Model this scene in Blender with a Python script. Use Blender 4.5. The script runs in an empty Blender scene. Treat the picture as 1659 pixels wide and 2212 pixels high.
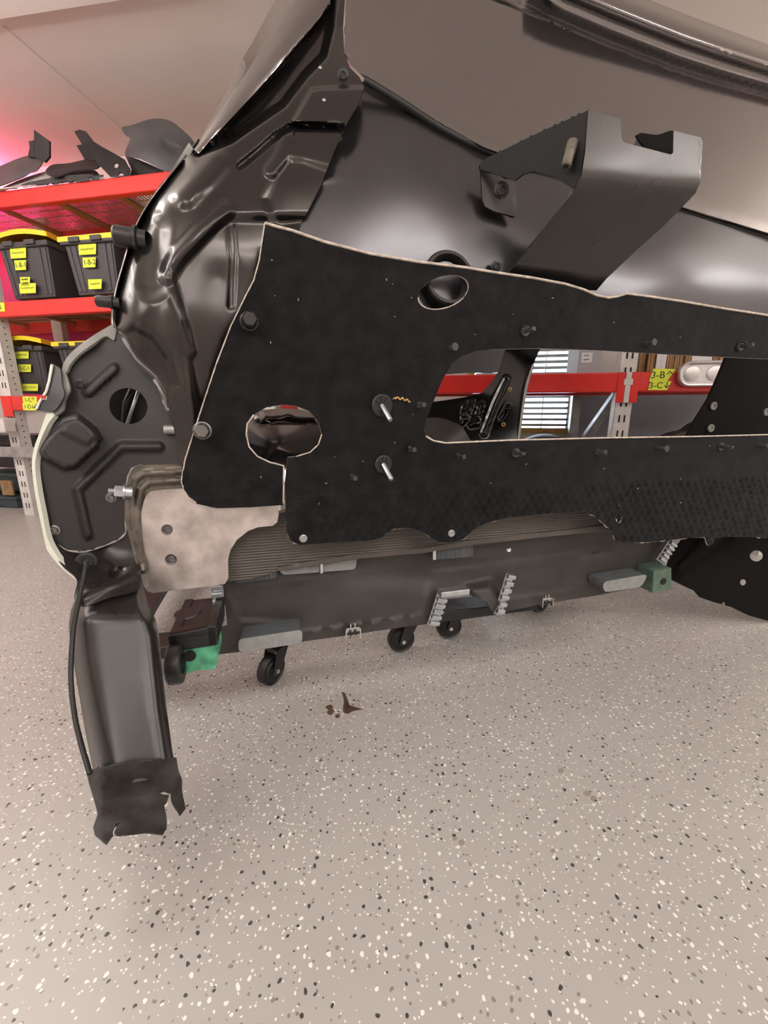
import bpy, bmesh, math, random
import numpy as np
from mathutils import Vector, Matrix, noise
from mathutils.geometry import delaunay_2d_cdt

random.seed(7); rng = np.random.RandomState(7)
SC = bpy.context.scene
COL = SC.collection
# ------------------------------------------------------------------ camera
F, CX, CY = 900.0, 829.5, 1106.0            # focal length in pixels of the 1659 x 2212 frame
H = 0.70                                    # lens height above the floor (m)
PITCH = math.radians(13.5)
CP, SP = math.cos(PITCH), math.sin(PITCH)
cam = bpy.data.cameras.new('camera'); camo = bpy.data.objects.new('camera', cam); COL.objects.link(camo)
cam.sensor_fit = 'VERTICAL'; cam.sensor_height = 24.0; cam.lens = 24.0*F/2212.0
cam.clip_start = 0.02; cam.clip_end = 60
camo.location = (0, 0, H); camo.rotation_euler = (math.pi/2-PITCH, 0, 0)
SC.camera = camo
# ------------------------------------------------------------------ view, world
SC.view_settings.view_transform = 'Standard'; SC.view_settings.look = 'None'
SC.view_settings.gamma = 1.0; SC.view_settings.use_curve_mapping = False
SC.view_settings.exposure = 0.42
SC.cycles.max_bounces = 5; SC.cycles.diffuse_bounces = 3; SC.cycles.glossy_bounces = 3; SC.cycles.transmission_bounces = 3
SC.cycles.adaptive_threshold = 0.05; SC.cycles.use_light_tree = False; SC.cycles.caustics_reflective = False; SC.cycles.caustics_refractive = False
SC.cycles.sample_clamp_indirect = 6.0
wd = bpy.data.worlds.new('World'); SC.world = wd; wd.use_nodes = True
bg = wd.node_tree.nodes['Background']; bg.inputs[0].default_value = (0.80, 0.90, 1.0, 1); bg.inputs[1].default_value = 9.0
LAMP_POWER = 38.0                           # emission of the hexagon ceiling tubes
PINK_POWER = 210.0
CEIL_Z = 2.42

# ------------------------------------------------------------------ frames of reference
A = math.radians(14.5); CA, SA = math.cos(A), math.sin(A)      # the car is turned by A to the camera
B = math.radians(11.0); CB, SB = math.cos(B), math.sin(B)      # the rack wall is turned by -B
def ray(u, v):
    x = (np.asarray(u, float)-CX)/F; q = (np.asarray(v, float)-CY)/F
    return x, CP-q*SP, -(SP+q*CP)
def P(u, v, d):                # point seen at (u,v) lying d metres in along the car's length
    x, f, z = ray(u, v); t = d/(-x*SA+f*CA)
    return np.stack([x*t, f*t, H+z*t], -1)
def W(u, v, w):                # the same for planes parallel to the rack wall
    x, f, z = ray(u, v); t = w/(x*SB+f*CB)
    return np.stack([x*t, f*t, H+z*t], -1)
def G(u, v, h=0.0):            # the same at a given height
    x, f, z = ray(u, v); t = (h-H)/z
    return np.stack([x*t, f*t, H+z*t], -1)
def Bd(s, d, z): return Vector((s*CA-d*SA, s*SA+d*CA, z))      # car frame -> world
def Wd(s, w, z): return Vector((s*CB+w*SB, -s*SB+w*CB, z))     # wall frame -> world
def w_sz(u, v, w):
    p = W(u, v, w); return p[0]*CB-p[1]*SB, p[2]
def b_sz(u, v, d):
    p = P(u, v, d); return p[0]*CA+p[1]*SA, p[2]
E1 = Vector((CA, SA, 0)); E2 = Vector((-SA, CA, 0)); EZ = Vector((0, 0, 1))
W1 = Vector((CB, -SB, 0)); W2 = Vector((SB, CB, 0))

# ------------------------------------------------------------------ materials
MATS = {}
def mat(name, col, rough=0.5, metal=0.0, spec=0.5, ior=1.5, var=0.0, vscale=8.0, bump=0.0, bscale=60.0, bdist=0.002,
        coat=0.0, sheen=0.0, emit=None, estr=0.0, rvar=0.0, streak=None, alpha=1.0):
    m = bpy.data.materials.new(name); m.use_nodes = True
    nt = m.node_tree; b = nt.nodes['Principled BSDF']
    b.inputs['Base Color'].default_value = (*col, 1); b.inputs['Roughness'].default_value = rough
    b.inputs['Metallic'].default_value = metal; b.inputs['Specular IOR Level'].default_value = spec
    b.inputs['IOR'].default_value = ior; b.inputs['Coat Weight'].default_value = coat
    b.inputs['Coat Roughness'].default_value = 0.08
    b.inputs['Sheen Weight'].default_value = sheen; b.inputs['Sheen Roughness'].default_value = 0.6
    if emit: b.inputs['Emission Color'].default_value = (*emit, 1); b.inputs['Emission Strength'].default_value = estr
    tc = nt.nodes.new('ShaderNodeTexCoord'); mp = nt.nodes.new('ShaderNodeMapping')
    geo = nt.nodes.new('ShaderNodeNewGeometry')
    nt.links.new(geo.outputs['Position'], mp.inputs['Vector'])
    if streak: mp.inputs['Scale'].default_value = streak
    if var > 0 or rvar > 0:
        n = nt.nodes.new('ShaderNodeTexNoise'); n.inputs['Scale'].default_value = vscale; n.inputs['Detail'].default_value = 6
        nt.links.new(mp.outputs[0], n.inputs['Vector'])
        if var > 0:
            r = nt.nodes.new('ShaderNodeValToRGB'); r.color_ramp.elements[0].position = 0.3; r.color_ramp.elements[1].position = 0.7
            r.color_ramp.elements[0].color = (*[c*(1-var) for c in col], 1)
            r.color_ramp.elements[1].color = (*[min(1, c*(1+var)) for c in col], 1)
            nt.links.new(n.outputs['Fac'], r.inputs['Fac']); nt.links.new(r.outputs[0], b.inputs['Base Color'])
        if rvar > 0:
            mr = nt.nodes.new('ShaderNodeMapRange'); mr.inputs[1].default_value = 0.3; mr.inputs[2].default_value = 0.7
            mr.inputs[3].default_value = max(0.02, rough-rvar); mr.inputs[4].default_value = rough+rvar
            nt.links.new(n.outputs['Fac'], mr.inputs[0]); nt.links.new(mr.outputs[0], b.inputs['Roughness'])
    if bump > 0:
        n2 = nt.nodes.new('ShaderNodeTexNoise'); n2.inputs['Scale'].default_value = bscale; n2.inputs['Detail'].default_value = 4
        nt.links.new(mp.outputs[0], n2.inputs['Vector'])
        bp = nt.nodes.new('ShaderNodeBump'); bp.inputs['Strength'].default_value = bump; bp.inputs['Distance'].default_value = bdist
        nt.links.new(n2.outputs['Fac'], bp.inputs['Height']); nt.links.new(bp.outputs[0], b.inputs['Normal'])
    MATS[name] = m
    return m
mat('black_paint', (.062, .057, .055), rough=.20, metal=.85, spec=.6, ior=1.5, rvar=.05, vscale=5, bump=.02, bscale=14, bdist=.004)
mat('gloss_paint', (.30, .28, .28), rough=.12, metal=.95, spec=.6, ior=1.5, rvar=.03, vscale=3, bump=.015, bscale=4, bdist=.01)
mat('roll_paint', (.115, .114, .122), rough=.25, metal=.9, spec=.6, rvar=.03, vscale=5, var=.06)
mat('satin_plastic', (.017, .0155, .0155), rough=.45, spec=.5, bump=.05, bscale=600, bdist=.0005)
mat('felt', (.0085, .0085, .0092), rough=1.0, spec=.15, sheen=.09, var=.55, vscale=34, bump=.55, bscale=420, bdist=.0015)
mat('felt_edge', (.62, .54, .47), rough=1.0, spec=.1, var=.3, vscale=90, bump=.5, bscale=300)
mat('brown_felt', (.026, .022, .019), rough=1.0, spec=.1, sheen=.15, var=.4, vscale=50, bump=.5, bscale=350)
mat('tail_paint', (.017, .0152, .014), rough=.30, spec=.6, rvar=.06, var=.25, vscale=6)
mat('tray_paint', (.050, .046, .043), rough=.48, spec=.5, var=.30, vscale=7, rvar=.08, bump=.03, bscale=90)
mat('primer_metal', (.155, .135, .115), rough=.42, metal=.35, var=.45, vscale=26, bump=.1, bscale=60)
mat('bare_metal', (.58, .53, .51), rough=.42, metal=.8, var=.34, vscale=22, rvar=.14, bump=.06, bscale=40)
mat('zinc', (.62, .66, .70), rough=.30, metal=.9, var=.2, vscale=40)
mat('steel_dark', (.20, .19, .19), rough=.35, metal=.9)
mat('chrome', (.80, .80, .80), rough=.15, metal=1.0)
mat('black_plastic', (.018, .018, .018), rough=.38, spec=.5)
mat('grey_plastic', (.050, .052, .058), rough=.4, spec=.5)
mat('rubber', (.010, .010, .010), rough=.45, spec=.5)
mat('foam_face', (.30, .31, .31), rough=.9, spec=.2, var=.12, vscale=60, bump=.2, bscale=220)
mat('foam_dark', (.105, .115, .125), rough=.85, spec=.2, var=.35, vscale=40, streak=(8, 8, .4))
mat('green_paint', (.10, .42, .24), rough=.5, var=.5, vscale=34)
mat('dark_green', (.10, .16, .12), rough=.45, var=.4, vscale=34)
mat('pale_paint', (.78, .80, .70), rough=.35, var=.05)
mat('seam_sealer', (.27, .265, .25), rough=.6, var=.35, vscale=30, bump=.3, bscale=80)
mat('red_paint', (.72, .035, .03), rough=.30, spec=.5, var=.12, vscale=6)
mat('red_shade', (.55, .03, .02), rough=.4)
mat('white_steel', (.74, .70, .67), rough=.45, var=.12, vscale=18)
mat('galvanised', (.42, .42, .42), rough=.4, metal=.6, var=.3, vscale=12)
mat('slot_black', (.015, .015, .015), rough=.9)
mat('bin_grey', (.058, .053, .058), rough=.5, var=.1)
mat('lid_yellow', (.92, .74, .03), rough=.4)
mat('lid_orange', (.80, .36, .02), rough=.45)
mat('label_yellow', (.80, .88, .07), rough=.7)
mat('ink', (.03, .03, .025), rough=.8)
mat('wire_tan', (.36, .24, .12), rough=.5, metal=.3)
mat('pink_sheet', (.80, .06, .22), rough=.6, var=.15, vscale=4)
mat('part_black', (.035, .033, .033), rough=.55, var=.4, vscale=14)
mat('part_grey', (.105, .105, .11), rough=.42, var=.1)
mat('liner_pale', (.55, .48, .46), rough=.9, var=.3, vscale=40)
mat('cardboard', (.36, .22, .11), rough=.9, var=.3, vscale=22)
mat('card_white', (.80, .79, .78), rough=.8)
mat('box_grey', (.42, .42, .44), rough=.6)
mat('slate_board', (.24, .25, .29), rough=.6, var=.08, vscale=3)
mat('blind_white', (.86, .84, .76), rough=.55)
mat('wood', (.55, .33, .10), rough=.5, var=.2, vscale=14)
mat('tray_steel', (.62, .59, .59), rough=.35, metal=.7, var=.12, vscale=22)
mat('teal_plastic', (.045, .070, .078), rough=.5)
mat('stain', (.10, .055, .035), rough=.6)
mat('dirt', (.30, .26, .22), rough=.9)
mat('lamp_white', (.9, .9, .9), rough=.4, emit=(1.0, .955, .91), estr=LAMP_POWER)
mat('lamp_pink', (.9, .3, .5), rough=.4, emit=(1.0, .10, .25), estr=PINK_POWER)
mat('wall_paint', (.80, .74, .69), rough=.85, spec=.2, var=.03, vscale=2, bump=.12, bscale=120, bdist=.002)
mat('ceiling_paint', (.84, .775, .73), rough=.9, spec=.2, var=.03, vscale=2, bump=.12, bscale=110, bdist=.002)
mat('joint_paint', (.74, .67, .63), rough=.9)
mat('deep_black', (.004, .004, .004), rough=.7, spec=.10)
mat('dark_gloss', (.012, .011, .011), rough=.14, spec=.7)
mat('bracket_steel', (.082, .080, .080), rough=.24, metal=.9, rvar=.04, vscale=9)
mat('web_shade', (.010, .010, .010), rough=.5, spec=.25)  # same steel as the bracket, the web's shade put into the colour
mat('brass', (.55, .38, .18), rough=.4, metal=.8)

def ribbed(name, base, scale, rough, strength, dirn):
    m = MATS[base].copy(); m.name = name; nt = m.node_tree; b = nt.nodes['Principled BSDF']
    b.inputs['Roughness'].default_value = rough
    wv = nt.nodes.new('ShaderNodeTexWave'); wv.wave_type = 'BANDS'; wv.bands_direction = dirn
    wv.inputs['Scale'].default_value = scale; wv.inputs['Distortion'].default_value = .15
    geo = nt.nodes.new('ShaderNodeNewGeometry'); nt.links.new(geo.outputs['Position'], wv.inputs['Vector'])
    bp = nt.nodes.new('ShaderNodeBump'); bp.inputs['Strength'].default_value = strength; bp.inputs['Distance'].default_value = .002
    nt.links.new(wv.outputs['Fac'], bp.inputs['Height']); nt.links.new(bp.outputs[0], b.inputs['Normal'])
    MATS[name] = m
mat('beam_metal', (.105, .094, .085), rough=.45, metal=.2, var=.2, vscale=9)
ribbed('beam_ribbed', 'beam_metal', 48, .42, .7, 'Z')

# floor: pale epoxy with white and dark flakes
def floor_material():
    m = bpy.data.materials.new('flake_epoxy'); m.use_nodes = True; nt = m.node_tree; N = nt.nodes; L = nt.links
    b = N['Principled BSDF']; b.inputs['Roughness'].default_value = .34; b.inputs['Specular IOR Level'].default_value = .45
    geo = N.new('ShaderNodeNewGeometry')
    nz = N.new('ShaderNodeTexNoise'); nz.inputs['Scale'].default_value = 60; L.new(geo.outputs['Position'], nz.inputs['Vector'])
    mx = N.new('ShaderNodeVectorMath'); mx.operation = 'MULTIPLY_ADD'
    L.new(nz.outputs['Color'], mx.inputs[0]); mx.inputs[1].default_value = (.010, .010, 0); L.new(geo.outputs['Position'], mx.inputs[2])
    big = N.new('ShaderNodeTexNoise'); big.inputs['Scale'].default_value = 1.4; big.inputs['Detail'].default_value = 5
    L.new(geo.outputs['Position'], big.inputs['Vector'])
    rp = N.new('ShaderNodeValToRGB'); rp.color_ramp.elements[0].position = .3; rp.color_ramp.elements[1].position = .7
    rp.color_ramp.elements[0].color = (.395, .375, .355, 1); rp.color_ramp.elements[1].color = (.47, .45, .43, 1)
    L.new(big.outputs['Fac'], rp.inputs['Fac'])
    cur = rp.outputs[0]
    def flakes(cur, scale, dens, rad, col, off):
        mp = N.new('ShaderNodeMapping'); mp.inputs['Location'].default_value = off; L.new(mx.outputs[0], mp.inputs['Vector'])
        vo = N.new('ShaderNodeTexVoronoi'); vo.voronoi_dimensions = '2D'; vo.inputs['Scale'].default_value = scale
        L.new(mp.outputs[0], vo.inputs['Vector'])
        sp = N.new('ShaderNodeSeparateColor'); L.new(vo.outputs['Color'], sp.inputs[0])
        lt = N.new('ShaderNodeMath'); lt.operation = 'LESS_THAN'; lt.inputs[1].default_value = dens; L.new(sp.outputs[0], lt.inputs[0])
        ra = N.new('ShaderNodeMath'); ra.operation = 'MULTIPLY_ADD'; ra.inputs[1].default_value = rad*.9; ra.inputs[2].default_value = rad*.45
        L.new(sp.outputs[1], ra.inputs[0])
        ds = N.new('ShaderNodeMath'); ds.operation = 'LESS_THAN'; L.new(vo.outputs['Distance'], ds.inputs[0]); L.new(ra.outputs[0], ds.inputs[1])
        mu = N.new('ShaderNodeMath'); mu.operation = 'MULTIPLY'; L.new(lt.outputs[0], mu.inputs[0]); L.new(ds.outputs[0], mu.inputs[1])
        mi = N.new('ShaderNodeMix'); mi.data_type = 'RGBA'; L.new(mu.outputs[0], mi.inputs[0]); L.new(cur, mi.inputs[6]); mi.inputs[7].default_value = (*col, 1)
        return mi.outputs[2]
    cur = flakes(cur, 96, .18, .18, (.24, .21, .185), (3.1, 1.7, 0))
    cur = flakes(cur, 92, .22, .20, (.86, .85, .80), (0.2, 5.3, 0))
    cur = flakes(cur, 170, .16, .22, (.84, .82, .78), (7.2, 2.3, 0))
    cur = flakes(cur, 88, .11, .20, (.055, .055, .050), (1.9, 9.4, 0))
    L.new(cur, b.inputs['Base Color'])
    bp = N.new('ShaderNodeBump'); bp.inputs['Strength'].default_value = .08; bp.inputs['Distance'].default_value = .002
    n3 = N.new('ShaderNodeTexNoise'); n3.inputs['Scale'].default_value = 25; L.new(geo.outputs['Position'], n3.inputs['Vector'])
    L.new(n3.outputs['Fac'], bp.inputs['Height']); L.new(bp.outputs[0], b.inputs['Normal'])
    MATS['flake_epoxy'] = m
floor_material()

# ------------------------------------------------------------------ building helpers
def tag(o, label=None, cat=None, group=None, kind=None):
    if label: o['label'] = label
    if cat: o['category'] = cat
    if group: o['group'] = group
    if kind: o['kind'] = kind
    return o
BASE = {}
def wm(o): return BASE.get(o.name, Matrix.Identity(4))
def put(o, parent=None, world=None):
    COL.objects.link(o)
    world = world or Matrix.Identity(4)
    if parent is not None:
        o.parent = parent; o.matrix_parent_inverse = wm(parent).inverted()
    o.matrix_basis = world; BASE[o.name] = world
    return o
def thing(name, loc, label, cat, group=None):
    o = bpy.data.objects.new(name, None); o.empty_display_size = .05
    put(o, None, Matrix.Translation(Vector(loc))); return tag(o, label, cat, group)
def mk(name, verts, faces, m, parent=None, smooth=True, mats=None, fmat=None, bevel=0, world=None, autosmooth=None):
    v = np.array(verts, float).reshape(-1, 3)
    if world is None:
        c = v.mean(0); v = v-c; world = Matrix.Translation(Vector(c))
    me = bpy.data.meshes.new(name); me.from_pydata(v.tolist(), [], [list(map(int, f)) for f in faces]); me.update()
    for mm in (mats or [m]): me.materials.append(MATS[mm])
    if fmat is not None: me.polygons.foreach_set('material_index', fmat)
    if smooth: me.polygons.foreach_set('use_smooth', [True]*len(me.polygons))
    o = bpy.data.objects.new(name, me); put(o, parent, world)
    if bevel > 0:
        bv = o.modifiers.new('bevel', 'BEVEL'); bv.width = bevel; bv.segments = 2; bv.limit_method = 'ANGLE'; bv.angle_limit = .7
        bv.harden_normals = False
    if autosmooth is not None and smooth:
        sharp_by_angle(me, autosmooth)
    return o
def sharp_by_angle(me, ang):
    bm = bmesh.new(); bm.from_mesh(me)
    for e in bm.edges:
        if len(e.link_faces) == 2 and e.calc_face_angle(0) > ang: e.smooth = False
    bm.to_mesh(me); bm.free()
def twin(src, parent, world, name=None):
    o = src.copy(); o.name = name or src.name.split('.')[0]
    COL.objects.link(o); o.parent = parent
    o.matrix_parent_inverse = wm(parent).inverted() if parent is not None else Matrix.Identity(4)
    o.matrix_basis = world; BASE[o.name] = world
    return o
class MB:
    def __init__(s): s.v = []; s.f = []; s.m = []
    def add(s, v, f, mi=0):
        k = len(s.v); s.v += [tuple(map(float, p)) for p in v]; s.f += [[i+k for i in q] for q in f]; s.m += [mi]*len(f); return s
    def box(s, a, b, fr=None, mi=0):
        a = [min(p, q) for p, q in zip(a, b)], [max(p, q) for p, q in zip(a, b)]
        c = [(a[i][0], a[j][1], a[k][2]) for i in (0, 1) for j in (0, 1) for k in (0, 1)]
        if fr: c = [fr(*p) for p in c]
        return s.add(c, [(0, 1, 3, 2), (4, 6, 7, 5), (0, 4, 5, 1), (2, 3, 7, 6), (0, 2, 6, 4), (1, 5, 7, 3)], mi)
    def cyl(s, p0, p1, r0, r1=None, n=16, mi=0, caps=True):
        p0, p1 = Vector(p0), Vector(p1); r1 = r0 if r1 is None else r1
        ax = (p1-p0).normalized(); x = ax.orthogonal().normalized(); y = ax.cross(x)
        v = []
        for p, r in ((p0, r0), (p1, r1)):
            v += [p+(x*math.cos(2*math.pi*i/n)+y*math.sin(2*math.pi*i/n))*r for i in range(n)]
        f = [(i, (i+1) % n, n+(i+1) % n, n+i) for i in range(n)]
        if caps: f += [tuple(range(n-1, -1, -1)), tuple(range(n, 2*n))]
        return s.add(v, f, mi)
    def lathe(s, c, ax, prof, n=20, mi=0, closed=False):
        c = Vector(c); ax = Vector(ax).normalized(); x = ax.orthogonal().normalized(); y = ax.cross(x); v = []
        for r, h in prof:
            v += [c+ax*h+(x*math.cos(2*math.pi*i/n)+y*math.sin(2*math.pi*i/n))*r for i in range(n)]
        k = len(prof); f = []
        for j in range(k if closed else k-1):
            a, b2 = j*n, ((j+1) % k)*n
            f += [(a+i, a+(i+1) % n, b2+(i+1) % n, b2+i) for i in range(n)]
        return s.add(v, f, mi)
    def prism(s, pts, off, mi=0):
        n = len(pts); off = Vector(off); v = [Vector(p) for p in pts]+[Vector(p)+off for p in pts]
        return s.add(v, [tuple(range(n-1, -1, -1)), tuple(range(n, 2*n))]+[(i, (i+1) % n, n+(i+1) % n, n+i) for i in range(n)], mi)
    def build(s, name, m, parent=None, smooth=False, mats=None, bevel=0, world=None, autosmooth=.6):
        return mk(name, s.v, s.f, m, parent, smooth, mats, s.m if mats else None, bevel, world, autosmooth)
def tube_mesh(pts, r, n=8):
    p = np.array(pts, float); k = len(p); t = np.gradient(p, axis=0); t /= np.linalg.norm(t, axis=1)[:, None]+1e-12
    up = Vector((.31, .52, .79)); v = []; prev = None
    rr = r if hasattr(r, '__len__') else [r]*k
    for i in range(k):
        ax = Vector(t[i]); x = (prev-ax*prev.dot(ax)) if prev is not None else up.cross(ax)
        x.normalize(); prev = x; y = ax.cross(x)
        v += [Vector(p[i])+(x*math.cos(2*math.pi*j/n)+y*math.sin(2*math.pi*j/n))*rr[i] for j in range(n)]
    f = [(i*n+j, i*n+(j+1) % n, (i+1)*n+(j+1) % n, (i+1)*n+j) for i in range(k-1) for j in range(n)]
    f += [tuple(range(n-1, -1, -1)), tuple(range((k-1)*n, k*n))]
    return v, f
def tube(name, pts, r, m, parent=None, n=8): v, f = tube_mesh(pts, r, n); return mk(name, v, f, m, parent)
def spline(pts, step=6.0, closed=False, lin=False):
    p = np.array(pts, float); n = len(p); out = []
    for i in range(n if closed else n-1):
        a, b_ = p[i], p[(i+1) % n]
        pm = p[(i-1) % n] if (closed or i > 0) else 2*a-b_
        pn = p[(i+2) % n] if (closed or i+2 < n) else 2*b_-a
        k = max(1, int(round(np.linalg.norm((b_-a)[:2])/step)))
        for j in range(k):
            t = j/k
            if lin: out.append(a+(b_-a)*t)
            else: out.append(.5*((2*a)+(-pm+b_)*t+(2*pm-5*a+4*b_-pn)*t*t+(-pm+3*a-3*b_+pn)*t**3))
    if not closed: out.append(p[-1])
    return np.array(out)
def inside(pts, poly):
    x, y = pts[:, 0], pts[:, 1]; r = np.zeros(len(pts), bool); n = len(poly)
    for i in range(n):
        x0, y0 = poly[i]; x1, y1 = poly[(i+1) % n]
        if y0 == y1: continue
        c = ((y0 > y) != (y1 > y)) & (x < (x1-x0)*(y-y0)/(y1-y0)+x0); r ^= c
    return r
def segdist(pts, line, closed=False):
    d = np.full(len(pts), 1e9); n = len(line)
    for i in range(n if closed else n-1):
        a = np.array(line[i][:2], float); b_ = np.array(line[(i+1) % n][:2], float); ab = b_-a; L2 = max(ab@ab, 1e-9)
        t = np.clip(((pts-a)@ab)/L2, 0, 1); d = np.minimum(d, np.hypot(*(pts-(a+t[:, None]*ab)).T))
    return d
def sst(x): x = np.clip(x, 0, 1); return x*x*(3-2*x)
def ridge(line, amp, w, soft): return lambda p: amp*(1-sst((segdist(p, line)-w)/soft))
def plateau(poly, amp, soft):
    def f(p):
        sd = segdist(p, poly, True)*np.where(inside(p, np.array(poly, float)), -1, 1)
        return amp*sst(.5-sd/soft)
    return f
def rbf(ctrl, smooth=1e-4):
    c = np.array(ctrl, float); X = c[:, :2]/1000.; n = len(c)
    def k(r2): return np.where(r2 > 0, .5*r2*np.log(np.maximum(r2, 1e-12)), 0)
    r2 = ((X[:, None]-X[None])**2).sum(-1); Q = np.hstack([np.ones((n, 1)), X])
    Mx = np.zeros((n+3, n+3)); Mx[:n, :n] = k(r2)+np.eye(n)*smooth; Mx[:n, n:] = Q; Mx[n:, :n] = Q.T
    sol = np.linalg.solve(Mx, np.concatenate([c[:, 2], np.zeros(3)]))
    def f(p):
        x = p/1000.; o = np.zeros(len(x))
        for i in range(n): o += sol[i]*k(((x-X[i])**2).sum(-1))
        return o+sol[n]+x@sol[n+1:]
    return f
def sheet(name, outline, depth, m, parent=None, holes=(), step=8, thick=.003, feats=(), M=P, rim=None, lin=False, hlin=False, jit=.18, post=None):
    """a pressed sheet of metal, felt or plastic: outline and depth give its true shape; it gets a thickness"""
    o = spline(outline, step, True, lin); hs = [spline(h, step, True, hlin) for h in holes]
    loops = [o]+hs; bpts = np.vstack(loops)
    lo, hi = o.min(0), o.max(0)
    gx, gy = np.meshgrid(np.arange(lo[0], hi[0], step), np.arange(lo[1], hi[1], step*.87))
    gx = gx+(np.arange(gx.shape[0]) % 2)[:, None]*step*.5
    g = np.stack([gx.ravel(), gy.ravel()], 1)
    k = inside(g, o)
    for h in hs: k &= ~inside(g, h)
    g = g[k]
    if len(g):
        dm = np.full(len(g), 1e9)
        for i in range(0, len(bpts), 200):
            dm = np.minimum(dm, ((g[:, None]-bpts[None, i:i+200])**2).sum(-1).min(1))
        g = g[dm > (step*.45)**2]
    pts = np.vstack([bpts, g]); edges = []; k0 = 0
    for l in loops:
        n = len(l); edges += [(k0+i, k0+(i+1) % n) for i in range(n)]; k0 += n
    r = delaunay_2d_cdt([Vector(p) for p in pts.tolist()], edges, [], 0, 1e-5, False)
    vv = np.array([tuple(p) for p in r[0]]); ff = np.array(r[2], int)
    cen = vv[ff].mean(1); keep = inside(cen, o)
    for h in hs: keep &= ~inside(cen, h)
    ff = ff[keep]
    a, b_, c = vv[ff[:, 0]], vv[ff[:, 1]], vv[ff[:, 2]]
    cr = (b_[:, 0]-a[:, 0])*(c[:, 1]-a[:, 1])-(b_[:, 1]-a[:, 1])*(c[:, 0]-a[:, 0])
    ff[cr > 0] = ff[cr > 0][:, ::-1]
    d = depth(vv) if callable(depth) else np.full(len(vv), float(depth))
    for fn in feats: d = d+fn(vv)
    w = M(vv[:, 0], vv[:, 1], d)
    if post is not None: w = post(w, vv)
    used = np.unique(ff); remap = -np.ones(len(vv), int); remap[used] = np.arange(len(used))
    ob = mk(name, w[used], remap[ff], m, parent, True, [m, rim] if rim else None)
    if thick:
        s = ob.modifiers.new('thickness', 'SOLIDIFY'); s.thickness = thick; s.offset = -1; s.use_rim = True
        if rim: s.material_offset_rim = 1
        es = ob.modifiers.new('hard_rim', 'EDGE_SPLIT'); es.split_angle = math.radians(58)
    return ob
def cord(name, path, d, r, m, parent, M=P, step=6, lin=False):
    p = spline(path, step, lin=lin); dd = d(p) if callable(d) else d
    return tube(name, M(p[:, 0], p[:, 1], dd), r, m, parent, 6)
def ellipse(cx, cy, rx, ry, rot=0, n=28):
    t = np.linspace(0, 2*math.pi, n, endpoint=False); c, s = math.cos(math.radians(rot)), math.sin(math.radians(rot))
    return [(cx+rx*math.cos(a)*c-ry*math.sin(a)*s, cy+rx*math.cos(a)*s+ry*math.sin(a)*c) for a in t]
def frame(loc, z, up=EZ):
    """matrix whose local +Z points along z"""
    z = Vector(z).normalized(); x = Vector(up).cross(z)
    if x.length < 1e-4: x = Vector((1, 0, 0))
    x.normalize(); y = z.cross(x); m = Matrix((x, y, z)).transposed().to_4x4(); m.translation = Vector(loc); return m
def text(name, body, size, origin, xa, ya, m, parent, extrude=.0003):
    cu = bpy.data.curves.new(name, 'FONT'); cu.body = body; cu.size = size; cu.extrude = extrude; cu.align_x = 'CENTER'; cu.align_y = 'CENTER'
    tmp = bpy.data.objects.new('tmp', cu); COL.objects.link(tmp)
    me = bpy.data.meshes.new_from_object(tmp.evaluated_get(bpy.context.evaluated_depsgraph_get()))
    bpy.data.objects.remove(tmp); me.name = name; me.materials.clear(); me.materials.append(MATS[m])
    xa, ya = Vector(xa).normalized(), Vector(ya).normalized(); z = xa.cross(ya)
    mw = Matrix((xa, ya, z)).transposed().to_4x4(); mw.translation = Vector(origin)
    o = bpy.data.objects.new(name, me); put(o, parent, mw); return o
# ================================================================== THE ROOM
S0, S1, W0, WB = -4.3, 3.9, -3.2, 2.97
def wbox(name, a, b_, m, parent=None, bevel=0): return MB().box(a, b_, Wd).build(name, m, parent, bevel=bevel)
floor = tag(wbox('floor', (S0, W0, -.1), (S1, WB+.1, 0), 'flake_epoxy'), 'pale grey epoxy floor scattered with white and black flakes', None, kind='structure')
ceil = tag(wbox('ceiling', (S0, W0, CEIL_Z), (S1, WB+.1, CEIL_Z+.1), 'ceiling_paint'), 'beige painted garage ceiling with a faint panel joint', kind='structure')
# faint joint between two ceiling boards, running towards the rack wall
a = G(8, 56, CEIL_Z); b2 = G(262, 276, CEIL_Z)
dv = (b2-a)/np.linalg.norm(b2-a); b2 = b2+dv*.28; nv = np.array([-dv[1], dv[0], 0])*.004
MB().prism([a+nv, b2+nv, b2-nv, a-nv], (0, 0, -.002)).build('panel_joint', 'joint_paint', ceil)
# dropped soffit at the upper left
a = G(-120, 66, CEIL_Z-.05); b2 = G(420, -18, CEIL_Z-.05); back = np.array([-.06, -.55, 0])
sof = MB().prism([a, b2, b2+back, a+back], (0, 0, .05)).build('trim_1', 'ceiling_paint', bevel=.012); tag(sof, 'shallow dropped soffit along the ceiling', kind='structure')
# window in the rack wall
ws0, _ = w_sz(1020, 925, WB); ws1, wz0 = w_sz(1226, 925, WB); wz1 = 1.62
wl = MB(); wl.box((S0, WB, 0), (ws0, WB+.1, CEIL_Z), Wd); wl.box((ws1, WB, 0), (S1, WB+.1, CEIL_Z), Wd)
wl.box((ws0, WB, 0), (ws1, WB+.1, wz0), Wd); wl.box((ws0, WB, wz1), (ws1, WB+.1, CEIL_Z), Wd)
tag(wl.build('wall_back', 'wall_paint'), 'beige wall behind the storage racks', kind='structure')
tag(wbox('wall_left', (S0-.1, W0, 0), (S0, WB+.1, CEIL_Z), 'wall_paint'), 'beige left wall of the garage', kind='structure')
tag(wbox('wall_right', (S1, W0, 0), (S1+.1, WB+.1, CEIL_Z), 'wall_paint'), 'beige right wall of the garage', kind='structure')
tag(wbox('wall_front', (S0, W0-.1, 0), (S1, W0, CEIL_Z), 'wall_paint'), 'beige wall behind the viewer', kind='structure')
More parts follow.
